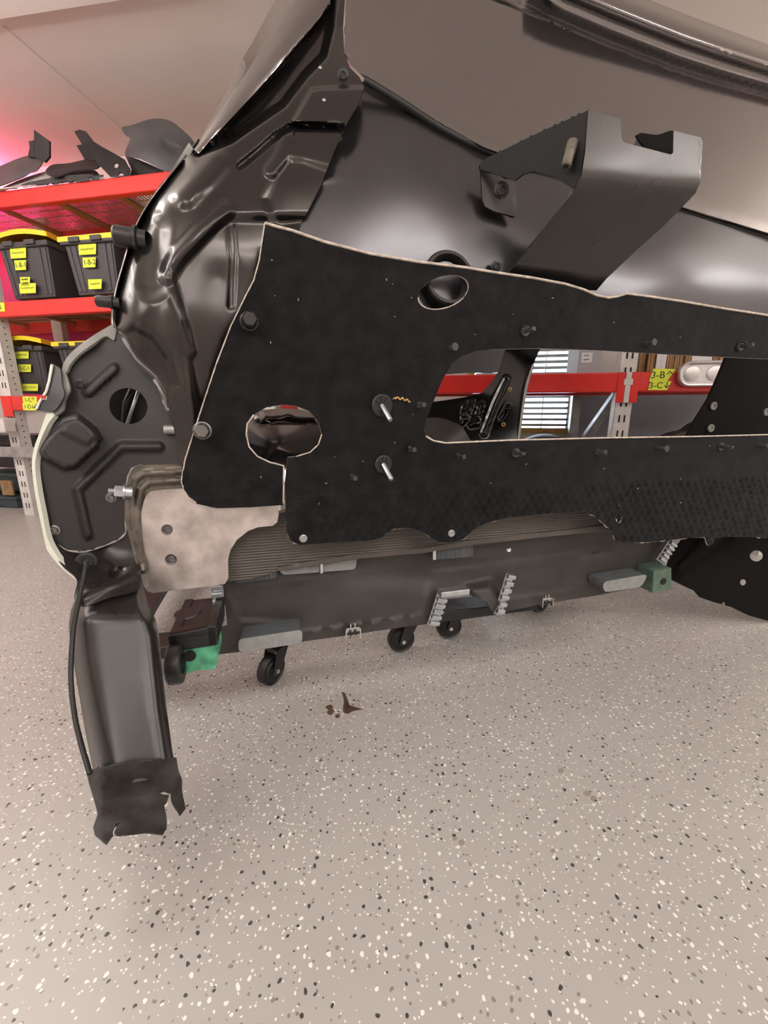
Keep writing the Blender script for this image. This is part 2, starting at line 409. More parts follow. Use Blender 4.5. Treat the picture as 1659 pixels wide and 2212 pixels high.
win = bpy.data.objects.new('window_1', None); put(win, None, Matrix.Translation(Wd((ws0+ws1)/2, WB, wz0)))
tag(win, 'bright window with white blinds behind the right rack', kind='structure')
fr = MB(); t_ = .045
fr.box((ws0-t_, WB-.02, wz0-t_), (ws0, WB+.03, wz1+t_), Wd); fr.box((ws1, WB-.02, wz0-t_), (ws1+t_*.6, WB+.03, wz1+t_), Wd)
fr.box((ws0, WB-.02, wz1), (ws1, WB+.03, wz1+t_), Wd)
fr.build('window_frame', 'wood', win, bevel=.003)
wbox('window_sill', (ws0-.06, WB-.05, wz0-.03), (ws1+.05, WB+.02, wz0), 'wood', win, bevel=.003)
mg = mat('pane_glass', (.9, .95, 1), rough=.02, spec=.5); mg.node_tree.nodes['Principled BSDF'].inputs['Transmission Weight'].default_value = 1.0
wbox('pane', (ws0, WB+.06, wz0), (ws1, WB+.066, wz1), 'pane_glass', win)
pit = .036; z = wz0+.02; first = None
while z < wz1-.01:
    c = Wd((ws0+ws1)/2, WB-.004, z); L = ws1-ws0-.012
    if first is None:
        first = MB().box((-L/2, -.0165, -.0008), (L/2, .0165, .0008)).build('blind_slat', 'blind_white', win, world=Matrix.Translation(c) @ Matrix.Rotation(-B, 4, 'Z') @ Matrix.Rotation(math.radians(-26), 4, 'X'))
    else: twin(first, win, Matrix.Translation(c) @ Matrix.Rotation(-B, 4, 'Z') @ Matrix.Rotation(math.radians(-26), 4, 'X'))
    z += pit
for k in (.72, .22):
    s_ = ws0+(ws1-ws0)*k; tube('blind_cord', [Wd(s_, WB-.023, wz0), Wd(s_, WB-.023, wz1)], .003, 'blind_white', win, 6)

# hexagon LED lamps on the ceiling, overhead and behind the viewer
LDROP = .36
def hexlamp(x, y, rot, side=.42):
    t = thing('ceiling_lamp', (x, y, CEIL_Z-.02), 'white hexagon LED tube lamp hanging from the garage ceiling', 'lamp', 'hexagon lamps on the ceiling')
    c = [Vector((x+side*math.cos(rot+k*math.pi/3), y+side*math.sin(rot+k*math.pi/3), CEIL_Z-LDROP)) for k in range(6)]
    for k in range(6):
        a_, b_ = c[k], c[(k+1) % 6]; d_ = (b_-a_)*.04
        if k % 2 == 0: MB().cyl(a_, a_+Vector((0, 0, LDROP)), .002, n=6).build('hanging_cord', 'card_white', t, smooth=True)
        MB().cyl(a_+d_, b_-d_, .014, n=6, caps=False).build('tube', 'lamp_white', t, smooth=True)
        MB().cyl(a_+Vector((0, 0, -.015)), a_+Vector((0, 0, .018)), .02, n=10).build('joint', 'card_white', t, smooth=True)
for (x, y, r) in [(-2.9, 1.3, .2), (-1.75, 1.2, .2), (3.1, 1.2, .2), (-2.7, -.5, .2), (-1.1, -.9, .2), (.9, -1.0, .2), (2.7, -.4, .2), (2.2, -1.9, .2), (-.4, -2.3, .2)]:
    hexlamp(x, y, r)

# ================================================================== STORAGE RACKS
WF, WR = 2.30, 2.80                                # front and rear beam planes
def zW(u, v, w=WF): return w_sz(u, v, w)[1]
def sW(u, v, w=WF): return w_sz(u, v, w)[0]
def post(parent, s, w, z0, z1, wd_=.075, dp=.06, m='white_steel', slots=True):
    b_ = MB(); b_.box((s-wd_/2, w, z0), (s+wd_/2, w+.003, z1), Wd); b_.box((s-wd_/2, w, z0), (s-wd_/2+.003, w+dp, z1), Wd); b_.box((s+wd_/2-.003, w, z0), (s+wd_/2, w+dp, z1), Wd)
    p = b_.build('post', m, parent)
    if slots:
        q = MB(); z = z0+.05
        while z < z1-.05:
            for k in (-.012, .012): q.box((s+k-.0035, w-.0012, z), (s+k+.0035, w+.001, z+.035), Wd)
            z += .075
        z = z0+.04
        while z < z1-.03:
            q.cyl(Wd(s+wd_/2-.001, w+dp*.5, z), Wd(s+wd_/2+.0008, w+dp*.5, z), .0045, n=8); z += .038
        tag(q.build('slots', 'slot_black', p), kind='stuff')
    return p
def beam(parent, s0, s1, w, z0, z1, th=.045, m='red_paint'):
    b_ = MB().box((s0, w, z0), (s1, w+th, z1), Wd); return b_.build('beam', m, parent, bevel=.006, smooth=True)
def wire_deck(parent, s0, s1, z):
    b_ = MB(); s = s0
    while s < s1: b_.box((s-.002, WF+.02, z-.006), (s+.002, WR, z-.002), Wd); s += .022
    for k in range(6):
        w = WF+.06+k*(WR-WF-.1)/5; b_.box((s0, w-.002, z-.010), (s1, w+.002, z-.006), Wd)
    d_ = b_.build('wire_deck', 'wire_tan', parent); tag(d_, kind='stuff')
    s = s0+.18
    while s < s1-.1:
        MB().box((s-.02, WF+.02, z-.030), (s+.02, WR, z-.011), Wd).build('deck_support', 'wire_tan', parent); s += .42
def label_tag(parent, u0, v0, u1, v1, w, txt=None, size=.03, scrib=0, skew=.006):
    s0, z1 = w_sz(u0, v0, w); s1, z0 = w_sz(u1, v1, w)
    pts = [Wd(s0, w, z0), Wd(s1-skew, w, z0-.002), Wd(s1, w, z1), Wd(s0+skew*.4, w, z1+.003)]
    l = MB().prism(pts, -W2*.0012).build('label', 'label_yellow', parent)
    c = Wd((s0+s1)/2, w-.0016, (z0+z1)/2)
    if txt: text('lettering', txt, size, c, W1, EZ, 'ink', l)
    for k in range(scrib):
        zz = z1-(z1-z0)*(k+.6)/(scrib+.3); n = 26; ss = np.linspace(s0+.014, s1-.018, n)
        pl = [Wd(q, w-.0016, zz+.0075*math.sin(i*1.9+k)*(.4+.6*random.random())) for i, q in enumerate(ss)]
        tube('lettering', pl, .0011, 'ink', l, 4)
    return l
rack = thing('storage_rack', W(40, 1112, WF), 'red beamed storage rack with slotted white posts at left', 'rack')
zb1, zt1 = zW(150, 434), zW(150, 397)
zb2, zt2 = zW(120, 680), zW(120, 646)
zb3, zt3 = zW(60, 887), zW(60, 855)
sp = sW(62, 1100); sR = sW(560, 800)
post(rack, sp, WF, 0, zb3+.01, .085, .075)
post(rack, sp, WF+.004, zt3, 2.0, .085, .075)
post(rack, sp, WR-.05, 0, 2.0, .085, .05, slots=False)
post(rack, sR+.04, WF, 0, 2.0, .085, .075)
for zz0, zz1, sl in ((zb1, zt1, S0+.4), (zb2, zt2, S0+.4), (zb3, zt3, sp-.02)):
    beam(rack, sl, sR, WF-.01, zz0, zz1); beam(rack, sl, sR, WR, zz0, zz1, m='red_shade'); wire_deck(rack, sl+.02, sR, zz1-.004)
MB().box((sp-.03, WF-.014, zb3-.04), (sp+.05, WF-.008, zt3), Wd).build('beam_connector', 'red_paint', rack, bevel=.003)
label_tag(rack, -14, 655, 13, 672, WF-.0115, 'B', .045)
label_tag(rack, 48, 857, 82, 871, WF-.0115, '1-C\u2191', .036); label_tag(rack, 48, 872, 80, 886, WF-.0115, '1-D\u2193', .036)
zz = zW(30, 975); MB().box((S0+.5, WF-.05, zz-.034), (sp+.30, WF-.03, zz+.034), Wd).build('cross_bar', 'galvanised', rack, bevel=.004)
zz = zW(30, 918); MB().box((S0+.5, WF-.10, zz-.042), (sp+.07, WF-.03, zz+.045), Wd).build('stub_beam', 'white_steel', rack, bevel=.004)

# storage bins
def bin_(u0, u1, v0, v1, lab, labels, tilt=0.0, depth=.46, wf=None, lid_drop=0):
    wf = wf or WF+.015
    s0, z0 = w_sz(u0, v0, wf); s1, _ = w_sz(u1, v0, wf); _, z1 = w_sz((u0+u1)/2, v1, wf)
    sc = (s0+s1)/2; hb = (s1-s0)/2; ht = hb*1.16; wc = wf+depth/2
    t = thing('storage_bin', Wd(sc, wc, z0), lab, 'bin', 'black and yellow bins on the left rack')
    def ring(h, k, z, dd): return [Wd(sc-h, wf+dd, z), Wd(sc+h, wf+dd, z), Wd(sc+h*1.0, wf+depth-dd, z), Wd(sc-h, wf+depth-dd, z)]
    v = ring(hb, 0, z0, .02)+ring(ht, 0, z1-.03, 0)+ring(ht+.018, 0, z1-.03, -.018)+ring(ht+.018, 0, z1, -.018)+ring(ht-.004, 0, z1, .004)+ring(hb-.006, 0, z0+.01, .03)
    f = [(3, 2, 1, 0)]+[(r*4+i, r*4+(i+1) % 4, r*4+4+(i+1) % 4, r*4+4+i) for r in range(5) for i in range(4)]+[(20, 21, 22, 23)]
    mk('tub', v, f, 'bin_grey', t, False, bevel=.006)
    for k in (-.86, -.62, .62, .86):                                     # moulded ribs of the front face
        a_, b_ = Wd(sc+hb*k, wf+.014, z0+.015), Wd(sc+ht*k, wf-.006, z1-.035)
        MB().prism([a_-W1*.012, a_+W1*.012, b_+W1*.012, b_-W1*.012], W2*.012).build('rib', 'bin_grey', t, bevel=.004)
    for k in (-.45, .45): MB().box((sc+ht*k-.035, wf-.03, z1-.022), (sc+ht*k+.035, wf-.014, z1+.004), Wd).build('latch', 'bin_grey', t, bevel=.003)
    L = ht+.026
    def T(s, w, z): return Wd(sc+s, wf-.02+w, z1+z+tilt*max(0, 1-w/.3)*.5+ (tilt*.55*math.cos(s/L*1.5) if tilt else 0))
    n = 9; vs = []; fs = []
    prof = [(-.014, 0), (.012, 0), (.016, .02), (.016, depth+.02), (.012, depth+.04), (-.014, depth+.04)]
    for i in range(n):
        s = -L+2*L*i/(n-1); vs += [T(s, w, z) for z, w in prof]
    for i in range(n-1): fs += [(i*6+j, i*6+6+j, i*6+7+j, i*6+j+1) for j in range(5)]
    fs += [tuple(range(5, -1, -1)), tuple(range((n-1)*6, n*6))]
    lid = mk('lid', vs, fs, 'lid_yellow', t, False, ['lid_yellow', 'lid_orange']); so = lid.modifiers.new('thickness', 'SOLIDIFY'); so.thickness = .005; so.offset = -1; so.material_offset = 1 if tilt else 0
    for (a0, b0, a1, b1, tx, sz, scr) in labels: label_tag(t, a0, b0, a1, b1, wf-.006 if not lid_drop else wf-.006, tx, sz, scr, .012)
    return t
bin_(26, 114, 645, 522, 'dark grey bin with raised yellow lid marked 1-B-1', [(20, 538, 60, 556, None, 0, 1), (30, 564, 60, 582, '1-B-1', .038, 0), (42, 600, 68, 616, None, 0, 2), (40, 614, 81, 632, None, 0, 1)], tilt=.05)
bin_(164, 252, 637, 513, 'dark grey bin with flat yellow lid marked 1-B-2', [(168, 530, 211, 548, None, 0, 1), (177, 558, 210, 576, '1-B-2', .038, 0), (189, 605, 223, 623, None, 0, 1)])
bin_(300, 388, 629, 500, 'bin under a yellow lid, mostly hidden by the black quarter panel', [])
bin_(36, 102, 850, 748, 'dark grey bin marked 1-C-1 on the lower red shelf', [(31, 760, 65, 774, None, 0, 1), (38, 788, 70, 803, '1-C-1', .034, 0), (46, 830, 85, 844, None, 0, 1)], tilt=.05, wf=WF+.125, depth=.27)
bin_(146, 212, 846, 742, 'bin with flat yellow lid beside the bin marked 1-C-1', [], wf=WF+.125, depth=.27)
# pink sheet hanging behind the bins and the pink lamp that lights it
sx = np.linspace(sW(-60, 600, 2.84), sW(300, 600, 2.84), 40); vs, fs = [], []
for i, s in enumerate(sx):
    for j in range(8):
        vs.append(Wd(s, 2.90+.015*math.sin(s*23)+.01*math.sin(j*1.3+s*9), zW(60, 880, 2.9)+(zW(60, 440, 2.9)-zW(60, 880, 2.9))*j/7))
fs = [(i*8+j, i*8+8+j, i*8+9+j, i*8+j+1) for i in range(39) for j in range(7)]
ps = mk('plastic_sheet', vs, fs, 'pink_sheet'); ps.modifiers.new('t', 'SOLIDIFY').thickness = .004
tag(ps, 'wavy magenta pink sheet hanging behind the bins', 'sheet')
lp = thing('tube_lamp', W(-60, 300, 2.75), 'pink LED tube lamp above the left rack', 'lamp')
MB().cyl(W(-74, 430, 2.76), W(-52, 240, 2.76), .016, n=12).build('tube', 'lamp_pink', lp, smooth=True)
MB().cyl(W(-52, 240, 2.76), W(-50, 222, 2.76), .02, n=12).build('cap', 'card_white', lp, smooth=True)

# ---------------- body parts lying on the top shelf
def wsheet(name, outline, w, m, label, cat, group=None, **k):
    o = sheet(name, outline, w, m, None, M=W, post=lambda q, vv: np.stack([q[:, 0], q[:, 1], np.maximum(q[:, 2], zt1+.004 if name != 'black_bag' else 0)], -1), **k); return tag(o, label, cat, group)
g_ = 'spare body parts on the top shelf'
wsheet('wheel_arch_liner', [(262, 276), (285, 270), (318, 259), (345, 256), (372, 263), (396, 282), (416, 302), (424, 325), (402, 352), (366, 374), (335, 358), (300, 342), (270, 334), (281, 300), (272, 293)],
       rbf([(262, 276, 2.45), (345, 256, 2.5), (420, 320, 2.42), (366, 374, 2.30), (300, 320, 2.30), (340, 300, 2.34), (270, 334, 2.36), (390, 310, 2.38), (281, 300, 2.36)]), 'part_grey', 'smooth grey wheel arch liner lying on the top shelf', 'car part', g_, step=6,
       feats=[plateau([(350, 300), (395, 320), (380, 335), (355, 320)], .02, 10)], thick=.004)
wsheet('perforated_bracket', [(160, 284), (172, 280), (186, 284), (203, 306), (222, 318), (250, 333), (270, 345), (281, 366), (276, 384), (245, 387), (230, 372), (205, 346), (182, 343), (165, 314), (177, 312)],
       rbf([(160, 284, 2.36), (186, 300, 2.34), (222, 335, 2.33), (276, 384, 2.30), (245, 387, 2.28), (270, 345, 2.36)]), 'part_black', 'dirty black bracket with two holes on the top shelf', 'car part', g_,
       holes=[ellipse(251, 357, 5, 6, n=10), ellipse(261, 378, 6, 6, n=10)], step=5, lin=True, thick=.006)
wsheet('mount_plate', [(73, 280), (106, 304), (106, 338), (96, 350), (74, 338)], 2.36, 'part_black', 'upright black plate standing on the top shelf', 'car part', g_, step=8, lin=True, thick=.012)
wsheet('angle_bracket', [(62, 305), (72, 303), (74, 340), (60, 338), (64, 318)], 2.37, 'part_black', 'small black angle bracket beside the upright plate', 'car part', g_, step=6, lin=True, thick=.012)
wsheet('curved_guard', [(-20, 372), (20, 350), (60, 336), (84, 338), (92, 348), (78, 368), (64, 372), (40, 386), (-20, 404)],
       rbf([(-20, 372, 2.36), (60, 336, 2.40), (92, 348, 2.36), (40, 386, 2.29), (-20, 404, 2.29), (40, 360, 2.31)]), 'part_grey', 'curved dark guard leaning over the shelf edge', 'car part', g_, step=6, thick=.005)
wsheet('rubber_strip', [(98, 372), (112, 356), (150, 352), (205, 340), (216, 346), (210, 362), (160, 368), (120, 380)], rbf([(98, 372, 2.30), (150, 356, 2.36), (216, 346, 2.40), (160, 368, 2.30)]), 'part_black', 'long black trim strip lying among the parts', 'car part', g_, step=6, thick=.006)
wsheet('felt_liner', [(-20, 418), (20, 398), (60, 382), (110, 368), (160, 364), (200, 366), (214, 376), (222, 390), (150, 390), (90, 396), (40, 408), (-20, 424)], rbf([(-20, 418, 2.29), (110, 368, 2.40), (222, 388, 2.34), (90, 396, 2.285)]), 'liner_pale', 'pale edged felt liner hanging on the shelf edge', 'liner', g_, step=6, thick=.006)
wsheet('rail_panel', [(48, 404), (60, 394), (140, 380), (195, 376), (208, 384), (222, 392), (130, 398)], 2.282, 'part_black', 'flat dark rail panel on the front shelf edge', 'car part', g_, step=6, thick=.01)
wsheet('frame_bundle', [(270, 335), (300, 345), (335, 360), (366, 376), (366, 392), (276, 392), (284, 366)], 2.40, 'part_black', 'black parts bundle under the grey liner', 'car part', g_, step=8, thick=.10, lin=True)

# things on the floor level of the left rack
def crate(u0, v0, u1, v1, w, dp, m, label, name='storage_crate'):
    s0, z1 = w_sz(u0, v0, w); s1, z0 = w_sz(u1, v1, w); z0 = max(z0, .002)
    t = thing(name, Wd((s0+s1)/2, w+dp/2, z0), label, 'crate', 'crates at the foot of the left rack')
    b_ = MB(); th = .008
    b_.box((s0, w, z0), (s1, w+dp, z0+th), Wd); b_.box((s0, w, z0), (s1, w+th, z1), Wd); b_.box((s0, w+dp-th, z0), (s1, w+dp, z1), Wd)
    b_.box((s0, w, z0), (s0+th, w+dp, z1), Wd); b_.box((s1-th, w, z0), (s1, w+dp, z1), Wd)
    b_.build('body', m, t, bevel=.003)
    MB().box((s0-.012, w-.012, z1-.025), (s1+.012, w+dp+.012, z1), Wd).build('rim', m, t, bevel=.004)
    MB().box(((s0+s1)/2-.06, w-.016, z1-.075), ((s0+s1)/2+.06, w-.001, z1-.05), Wd).build('handle', m, t, bevel=.004)
crate(-70, 1068, 42, 1108, 2.46, .3, 'teal_plastic', 'low dark teal crate on the floor under the left rack')
crate(-60, 1020, 46, 1062, 2.52, .26, 'teal_plastic', 'dark teal crate stacked second from the floor')
crate(-60, 938, 90, 1012, 2.56, .22, 'black_plastic', 'black crate behind the slotted post')
s0, z0 = w_sz(24, 1066, 2.5); s1, z1 = w_sz(40, 1036, 2.5)
tag(wbox('carton', (s0, 2.44, z0), (s1, 2.455, z1), 'cardboard', bevel=.002), 'small brown carton beside the white post', 'box')

# ---------------- right rack seen through the opening
rk = thing('storage_rack', W(1340, 1120, WF), 'red beamed storage rack seen through the insulation opening', 'rack')
zb, zt = zW(1250, 848), zW(1250, 806)
sl, sr, spr = sW(700, 830), sW(1760, 830), sW(1352, 850)
def s_at(u, v, w): return w_sz(u, v, w)[0]
post(rk, spr, WF+.012, 0, 2.05, .078, .06)
post(rk, s_at(1243, 900, 2.74), 2.74, 0, 2.05, .05, .045, 'galvanised', False)
post(rk, sl+.03, WF+.012, 0, 2.05, .078, .06); post(rk, sr-.03, WF+.012, 0, 2.05, .078, .06)
beam(rk, sl, spr-.03, WF-.01, zb, zt); beam(rk, spr+.03, sr, WF-.01, zb, zt)
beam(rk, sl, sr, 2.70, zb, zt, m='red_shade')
for k in (-1, 1): MB().box((spr+k*.030-.018, WF-.014, zb-.05), (spr+k*.030+.018, WF-.009, zt+.0), Wd).build('beam_connector', 'red_paint', rk, bevel=.003)
MB().box((spr-.02, WF-.018, zt-.06), (spr+.02, WF-.008, zt-.03), Wd).build('locking_tab', 'white_steel', rk, bevel=.003)
MB().box((spr-.012, WF-.016, zb-.05), (spr+.012, WF-.008, zt), Wd).build('slot_strip', 'white_steel', rk, bevel=.002)
MB().box((sl, WF+.03, zt-.012), (sr, 2.70, zt-.004), Wd).build('shelf_board', 'cardboard', rk)
p0 = Vector(W(1336, 842, WF+.05)); p1 = Vector(W(1250, 962, 2.70)); ax = (p1-p0); sd = W1*.022
MB().prism([p0-sd, p0+sd, p1+sd, p1-sd], Vector((0, 0, -.03))).build('diagonal_brace', 'galvanised', rk)
label_tag(rk, 1405, 798, 1456, 823, WF-.0115, '3-B\u2191', .044, 0, .03); label_tag(rk, 1402, 824, 1448, 842, WF-.0115, '3-C\u2193', .040, 0, .015)
sb0 = s_at(1238, 900, 2.84); sb1 = s_at(1640, 900, 2.84)
tag(wbox('slate_panel', (sb0, 2.86, .12), (sb1, 2.89, zb+.03), 'slate_board', bevel=.004), 'blue grey board standing behind the right rack', 'board')
# box, cardboard and magnetic tray on that beam
s0, z1 = w_sz(1252, 752, 2.33); s1, _ = w_sz(1298, 800, 2.33)
gb = thing('cardboard_box', Wd((s0+s1)/2, 2.45, zt), 'grey box with a white sticker standing on the red beam', 'box')
wbox('carton', (s0, 2.33, zt), (s1, 2.58, z1+.08), 'box_grey', gb, bevel=.003)
a_ = w_sz(1257, 762, 2.329); b_ = w_sz(1278, 783, 2.329); st = wbox('sticker', (a_[0], 2.328, b_[1]), (b_[0], 2.3298, a_[1]), 'card_white', gb)
for k in (.72, .3): tube('print', [Wd(a_[0]+(b_[0]-a_[0])*q, 2.3275, b_[1]+(a_[1]-b_[1])*k) for q in (.2, .45, .7)], .0018, 'ink', st, 4)
def bundle(u0, u1, n, m, label, h):
    s0, s1 = s_at(u0, 790, 2.35), s_at(u1, 790, 2.35)
    t = thing('sheet_stack', Wd((s0+s1)/2, 2.45, zt), label, 'sheets', 'flat sheets stored upright on the right rack')
    for i in range(n):
        a_ = s0+(s1-s0)*i/n; e = random.uniform(-.02, .02)
        wbox('sheet', (a_+.001, 2.345+abs(e), zt), (a_+(s1-s0)/n-.0015, 2.62, zt+h+e), m, t)
bundle(1380, 1416, 6, 'cardboard', 'brown cardboard sheets stacked upright beside the white post', .30)
bundle(1417, 1440, 2, 'card_white', 'white sheets between the brown cardboard stacks', .31)
bundle(1441, 1490, 9, 'cardboard', 'wider stack of brown cardboard behind the steel tray', .29)
bundle(1491, 1540, 3, 'card_white', 'white sheets above the steel tray', .27)
bundle(1541, 1600, 5, 'cardboard', 'brown cardboard stack at the black side plate', .27)
s0, z1 = w_sz(1468, 781, WF-.02); s1, z0 = w_sz(1566, 834, WF-.02); wq = WF-.042
tr = thing('magnetic_tray', Wd((s0+s1)/2, wq, z0), 'pale steel magnetic parts tray stuck on the red beam', 'tray')
def rr(s0, s1, z0, z1, r, n=5):
    o = []
    for cx, cz, a0 in ((s1-r, z1-r, 0), (s0+r, z1-r, 90), (s0+r, z0+r, 180), (s1-r, z0+r, 270)):
        o += [(cx+r*math.cos(math.radians(a0+90*k/n)), cz+r*math.sin(math.radians(a0+90*k/n))) for k in range(n+1)]
    return o
pr = [(0, .0), (0, -.018), (-.006, -.024), (-.012, -.018), (-.016, 0)]
vs, fs = [], []; o0 = rr(s0, s1, z0, z1, .04); n = len(o0)
for ins, dw in pr:
    q = rr(s0-ins, s1+ins, z0-ins, z1+ins, .04+ins) if ins == 0 else rr(s0-ins, s1+ins, z0-ins, z1+ins, .04+ins)
    vs += [Wd(a_, wq+dw+.02, b_) for a_, b_ in q]
q = rr(s0+.016, s1-.016, z0+.016, z1-.016, .028); vs = []
for ins, dw in ((0, .024), (0, 0), (.004, -.005), (.010, -.004), (.016, .014)):
    vs += [Wd(a_, wq+dw, b_) for a_, b_ in rr(s0+ins, s1-ins, z0+ins, z1-ins, .045-ins)]
fs = [(r*n+i, r*n+(i+1) % n, r*n+n+(i+1) % n, r*n+n+i) for r in range(4) for i in range(n)]+[tuple(range(4*n, 5*n))]
mk('dish', vs, fs, 'tray_steel', tr, True, autosmooth=.5)
for k in (.27, .73):
    c = Wd(s0+(s1-s0)*k, wq+.014, (z0+z1)/2)
    MB().lathe(c, -W2, [(.0, .0045), (.028, .0045), (.0335, .003), (.035, 0)], 24).build('magnet_pad', 'tray_steel', tr, smooth=True)
c = W(1180, 938, 2.52); ty = MB(); R_ = .22
ty.lathe(Vector(c)-Vector((0, 0, R_)), W2, [(R_*.62, -.07), (R_*.8, -.085), (R_*.96, -.08), (R_, -.05), (R_, .05), (R_*.96, .08), (R_*.8, .085), (R_*.62, .07)], 40, closed=True)
tag(ty.build('spare_tyre', 'rubber', smooth=True), 'black tyre standing below the window', 'tyre')
wsheet('black_bag', [(1430, 960), (1460, 938), (1490, 930), (1515, 914), (1545, 910), (1600, 930), (1620, 965)], 2.5, 'part_black', 'dark cloth bag beside the black side plate', 'bag', step=8, thick=.12)
# stains on the floor
def stain(pts, m):
    p = spline(pts, 4, True); g = G(p[:, 0], p[:, 1], .0007); n = len(g); c = g.mean(0); c[2] = .0009
    mk('stain', list(g)+[c], [(i, (i+1) % n, n) for i in range(n)], m, floor)
for pts in ([(703, 1527), (714, 1522), (720, 1528), (712, 1534)], [(706, 1538), (716, 1531), (722, 1536), (714, 1545)], [(724, 1545), (732, 1542), (734, 1549), (726, 1551)],
            [(738, 1495), (746, 1498), (745, 1512), (752, 1524), (762, 1530), (784, 1532), (762, 1536), (752, 1542), (742, 1538), (741, 1528), (743, 1512)]): stain(pts, 'stain')
for cx, cy, r in ((1212, 1665, 7), (1268, 1714, 8), (1281, 1724, 7), (982, 1810, 6), (997, 1820, 7), (763, 2078, 6), (767, 2092, 5), (1195, 1838, 6), (1340, 1870, 7), (960, 2168, 7)):
    stain([(cx+r*math.cos(k)*random.uniform(.6, 1.2), cy+r*.9*math.sin(k)*random.uniform(.6, 1.2)) for k in np.linspace(0, 5.5, 8)], 'dirt')
# ================================================================== THE CAR BODY
car = thing('car_body_shell', Bd(.15, 1.05, 0), 'bare black car body shell with felt covered bulkhead on a wheeled dolly', 'car body')
tocam = -E2
DM = .870                                                     # plane of the felt mat
# ---------------- quarter panel with window pillar
q_out = [(728, -60), (700, 4), (680, 34), (630, 92), (550, 182), (490, 248), (446, 294), (424, 318), (408, 336), (384, 356), (362, 382), (344, 402), (330, 424), (312, 456), (292, 490), (276, 534), (264, 576), (252, 618), (246, 655), (245, 690),
         (253, 712), (268, 742), (292, 776), (322, 812), (340, 836), (350, 868), (364, 896), (374, 922), (381, 955), (387, 988), (394, 1012), (412, 1016), (440, 1000), (486, 890), (530, 790), (572, 700), (606, 620), (622, 540), (640, 498),
         (662, 462), (692, 402), (718, 336), (744, 276), (776, 222), (787, 186), (776, 166), (756, 146), (744, 114), (741, 60), (745, 0), (750, -60)]
q_ctl = [(640, -60, 1.22), (592, 4, 1.185), (545, 92, 1.13), (500, 166, 1.085), (462, 236, 1.04), (430, 298, 1.00), (384, 356, .965), (344, 402, .945), (312, 456, .935), (276, 534, .93), (252, 618, .925), (245, 690, .92),
         (268, 742, .90), (322, 812, .885), (364, 896, .88), (394, 1012, .885), (440, 960, .888), (500, 800, .893), (560, 680, .90), (606, 580, .905), (662, 462, .918), (718, 336, .945), (776, 222, .98), (756, 146, 1.02), (744, 60, 1.09), (748, -40, 1.15),
         (690, -40, 1.16), (640, 40, 1.10), (600, 110, 1.06), (560, 160, 1.045), (480, 270, .985), (680, 130, 1.045), (600, 300, .965), (540, 350, .945), (470, 420, .915), (420, 400, .910), (380, 470, .893), (340, 560, .882), (300, 640, .878),
         (290, 690, .880), (330, 740, .868), (380, 840, .872), (370, 600, .868), (400, 700, .866), (430, 800, .878), (430, 520, .880), (470, 600, .888), (520, 560, .895), (560, 450, .915), (620, 400, .925)]
q_f = [plateau([(730, -60), (705, 4), (632, 96), (552, 184), (492, 250), (424, 332), (500, 304), (560, 262), (612, 226), (662, 160), (700, 120), (716, 60)], .050, 22),   # drip channel
       plateau([(672, 194), (700, 190), (800, 188), (748, 278), (690, 268), (632, 264)], -.014, 12),           # raised pad
       ridge([(518, 360), (560, 326), (600, 290), (632, 272), (735, 274)], .011, 3.0, 8),                      # dark slit under the pad
       ridge([(585, 368), (605, 340), (622, 300)], -.008, 6, 16),
       plateau([(602, 372), (628, 344), (654, 346), (720, 366), (680, 480), (600, 500), (570, 430)], .009, 24),
       plateau([(368, 592), (410, 545), (470, 486), (498, 470), (700, 470), (640, 640), (520, 900), (450, 980), (420, 860), (396, 690)], .012, 30),
       ridge([(486, 452), (430, 506), (384, 556), (362, 594)], -.010, 6, 22),
       ridge([(362, 594), (376, 640), (392, 690), (412, 760)], -.005, 4, 14),
       ridge([(330, 500), (326, 560), (330, 610)], .016, 10, 40),
       ridge([(400, 420), (440, 385), (470, 350)], -.010, 10, 30),
       ridge([(498, 480), (504, 560), (500, 660)], .003, 3, 10),
       plateau([(256, 716), (290, 706), (330, 730), (362, 776), (380, 830), (360, 880), (330, 820), (290, 780)], .014, 30)]
sil = [(592, 4), (545, 92), (500, 166), (462, 236), (430, 298)]
q_f.append(lambda p: .034*np.clip(1-segdist(p, [(384, 356), (330, 424), (292, 490), (264, 576), (248, 640), (245, 690)])/44., 0, 1)**2.3)
quarter = sheet('quarter_panel', q_out, rbf(q_ctl), 'black_paint', car, step=4.2, thick=.003, feats=q_f, lin=True)
# window pillar, rounded and glossier, its bright reflection put into the colour, in front of the drip channel
pl_lo = [(740, -60), (712, 8), (690, 40), (640, 100), (560, 190), (500, 255), (455, 302), (430, 332)]; pl_up = [(640, -60)]+sil+[(416, 322)]
qd0 = rbf(q_ctl)
def pl_dep(p):
    a_, b_ = segdist(p, pl_up), segdist(p, pl_lo); t = a_/(a_+b_+1e-6); w_ = np.clip((a_+b_)/70., .35, 1.2)
    return qd0(p)-.006+w_*(.085*np.clip(.42-t, 0, 1)**2*5+.022*np.clip(t-.55, 0, 1)**2*5)
sheet('window_pillar', pl_up+pl_lo[::-1], pl_dep, 'gloss_paint', car, step=5, thick=.004, lin=True)
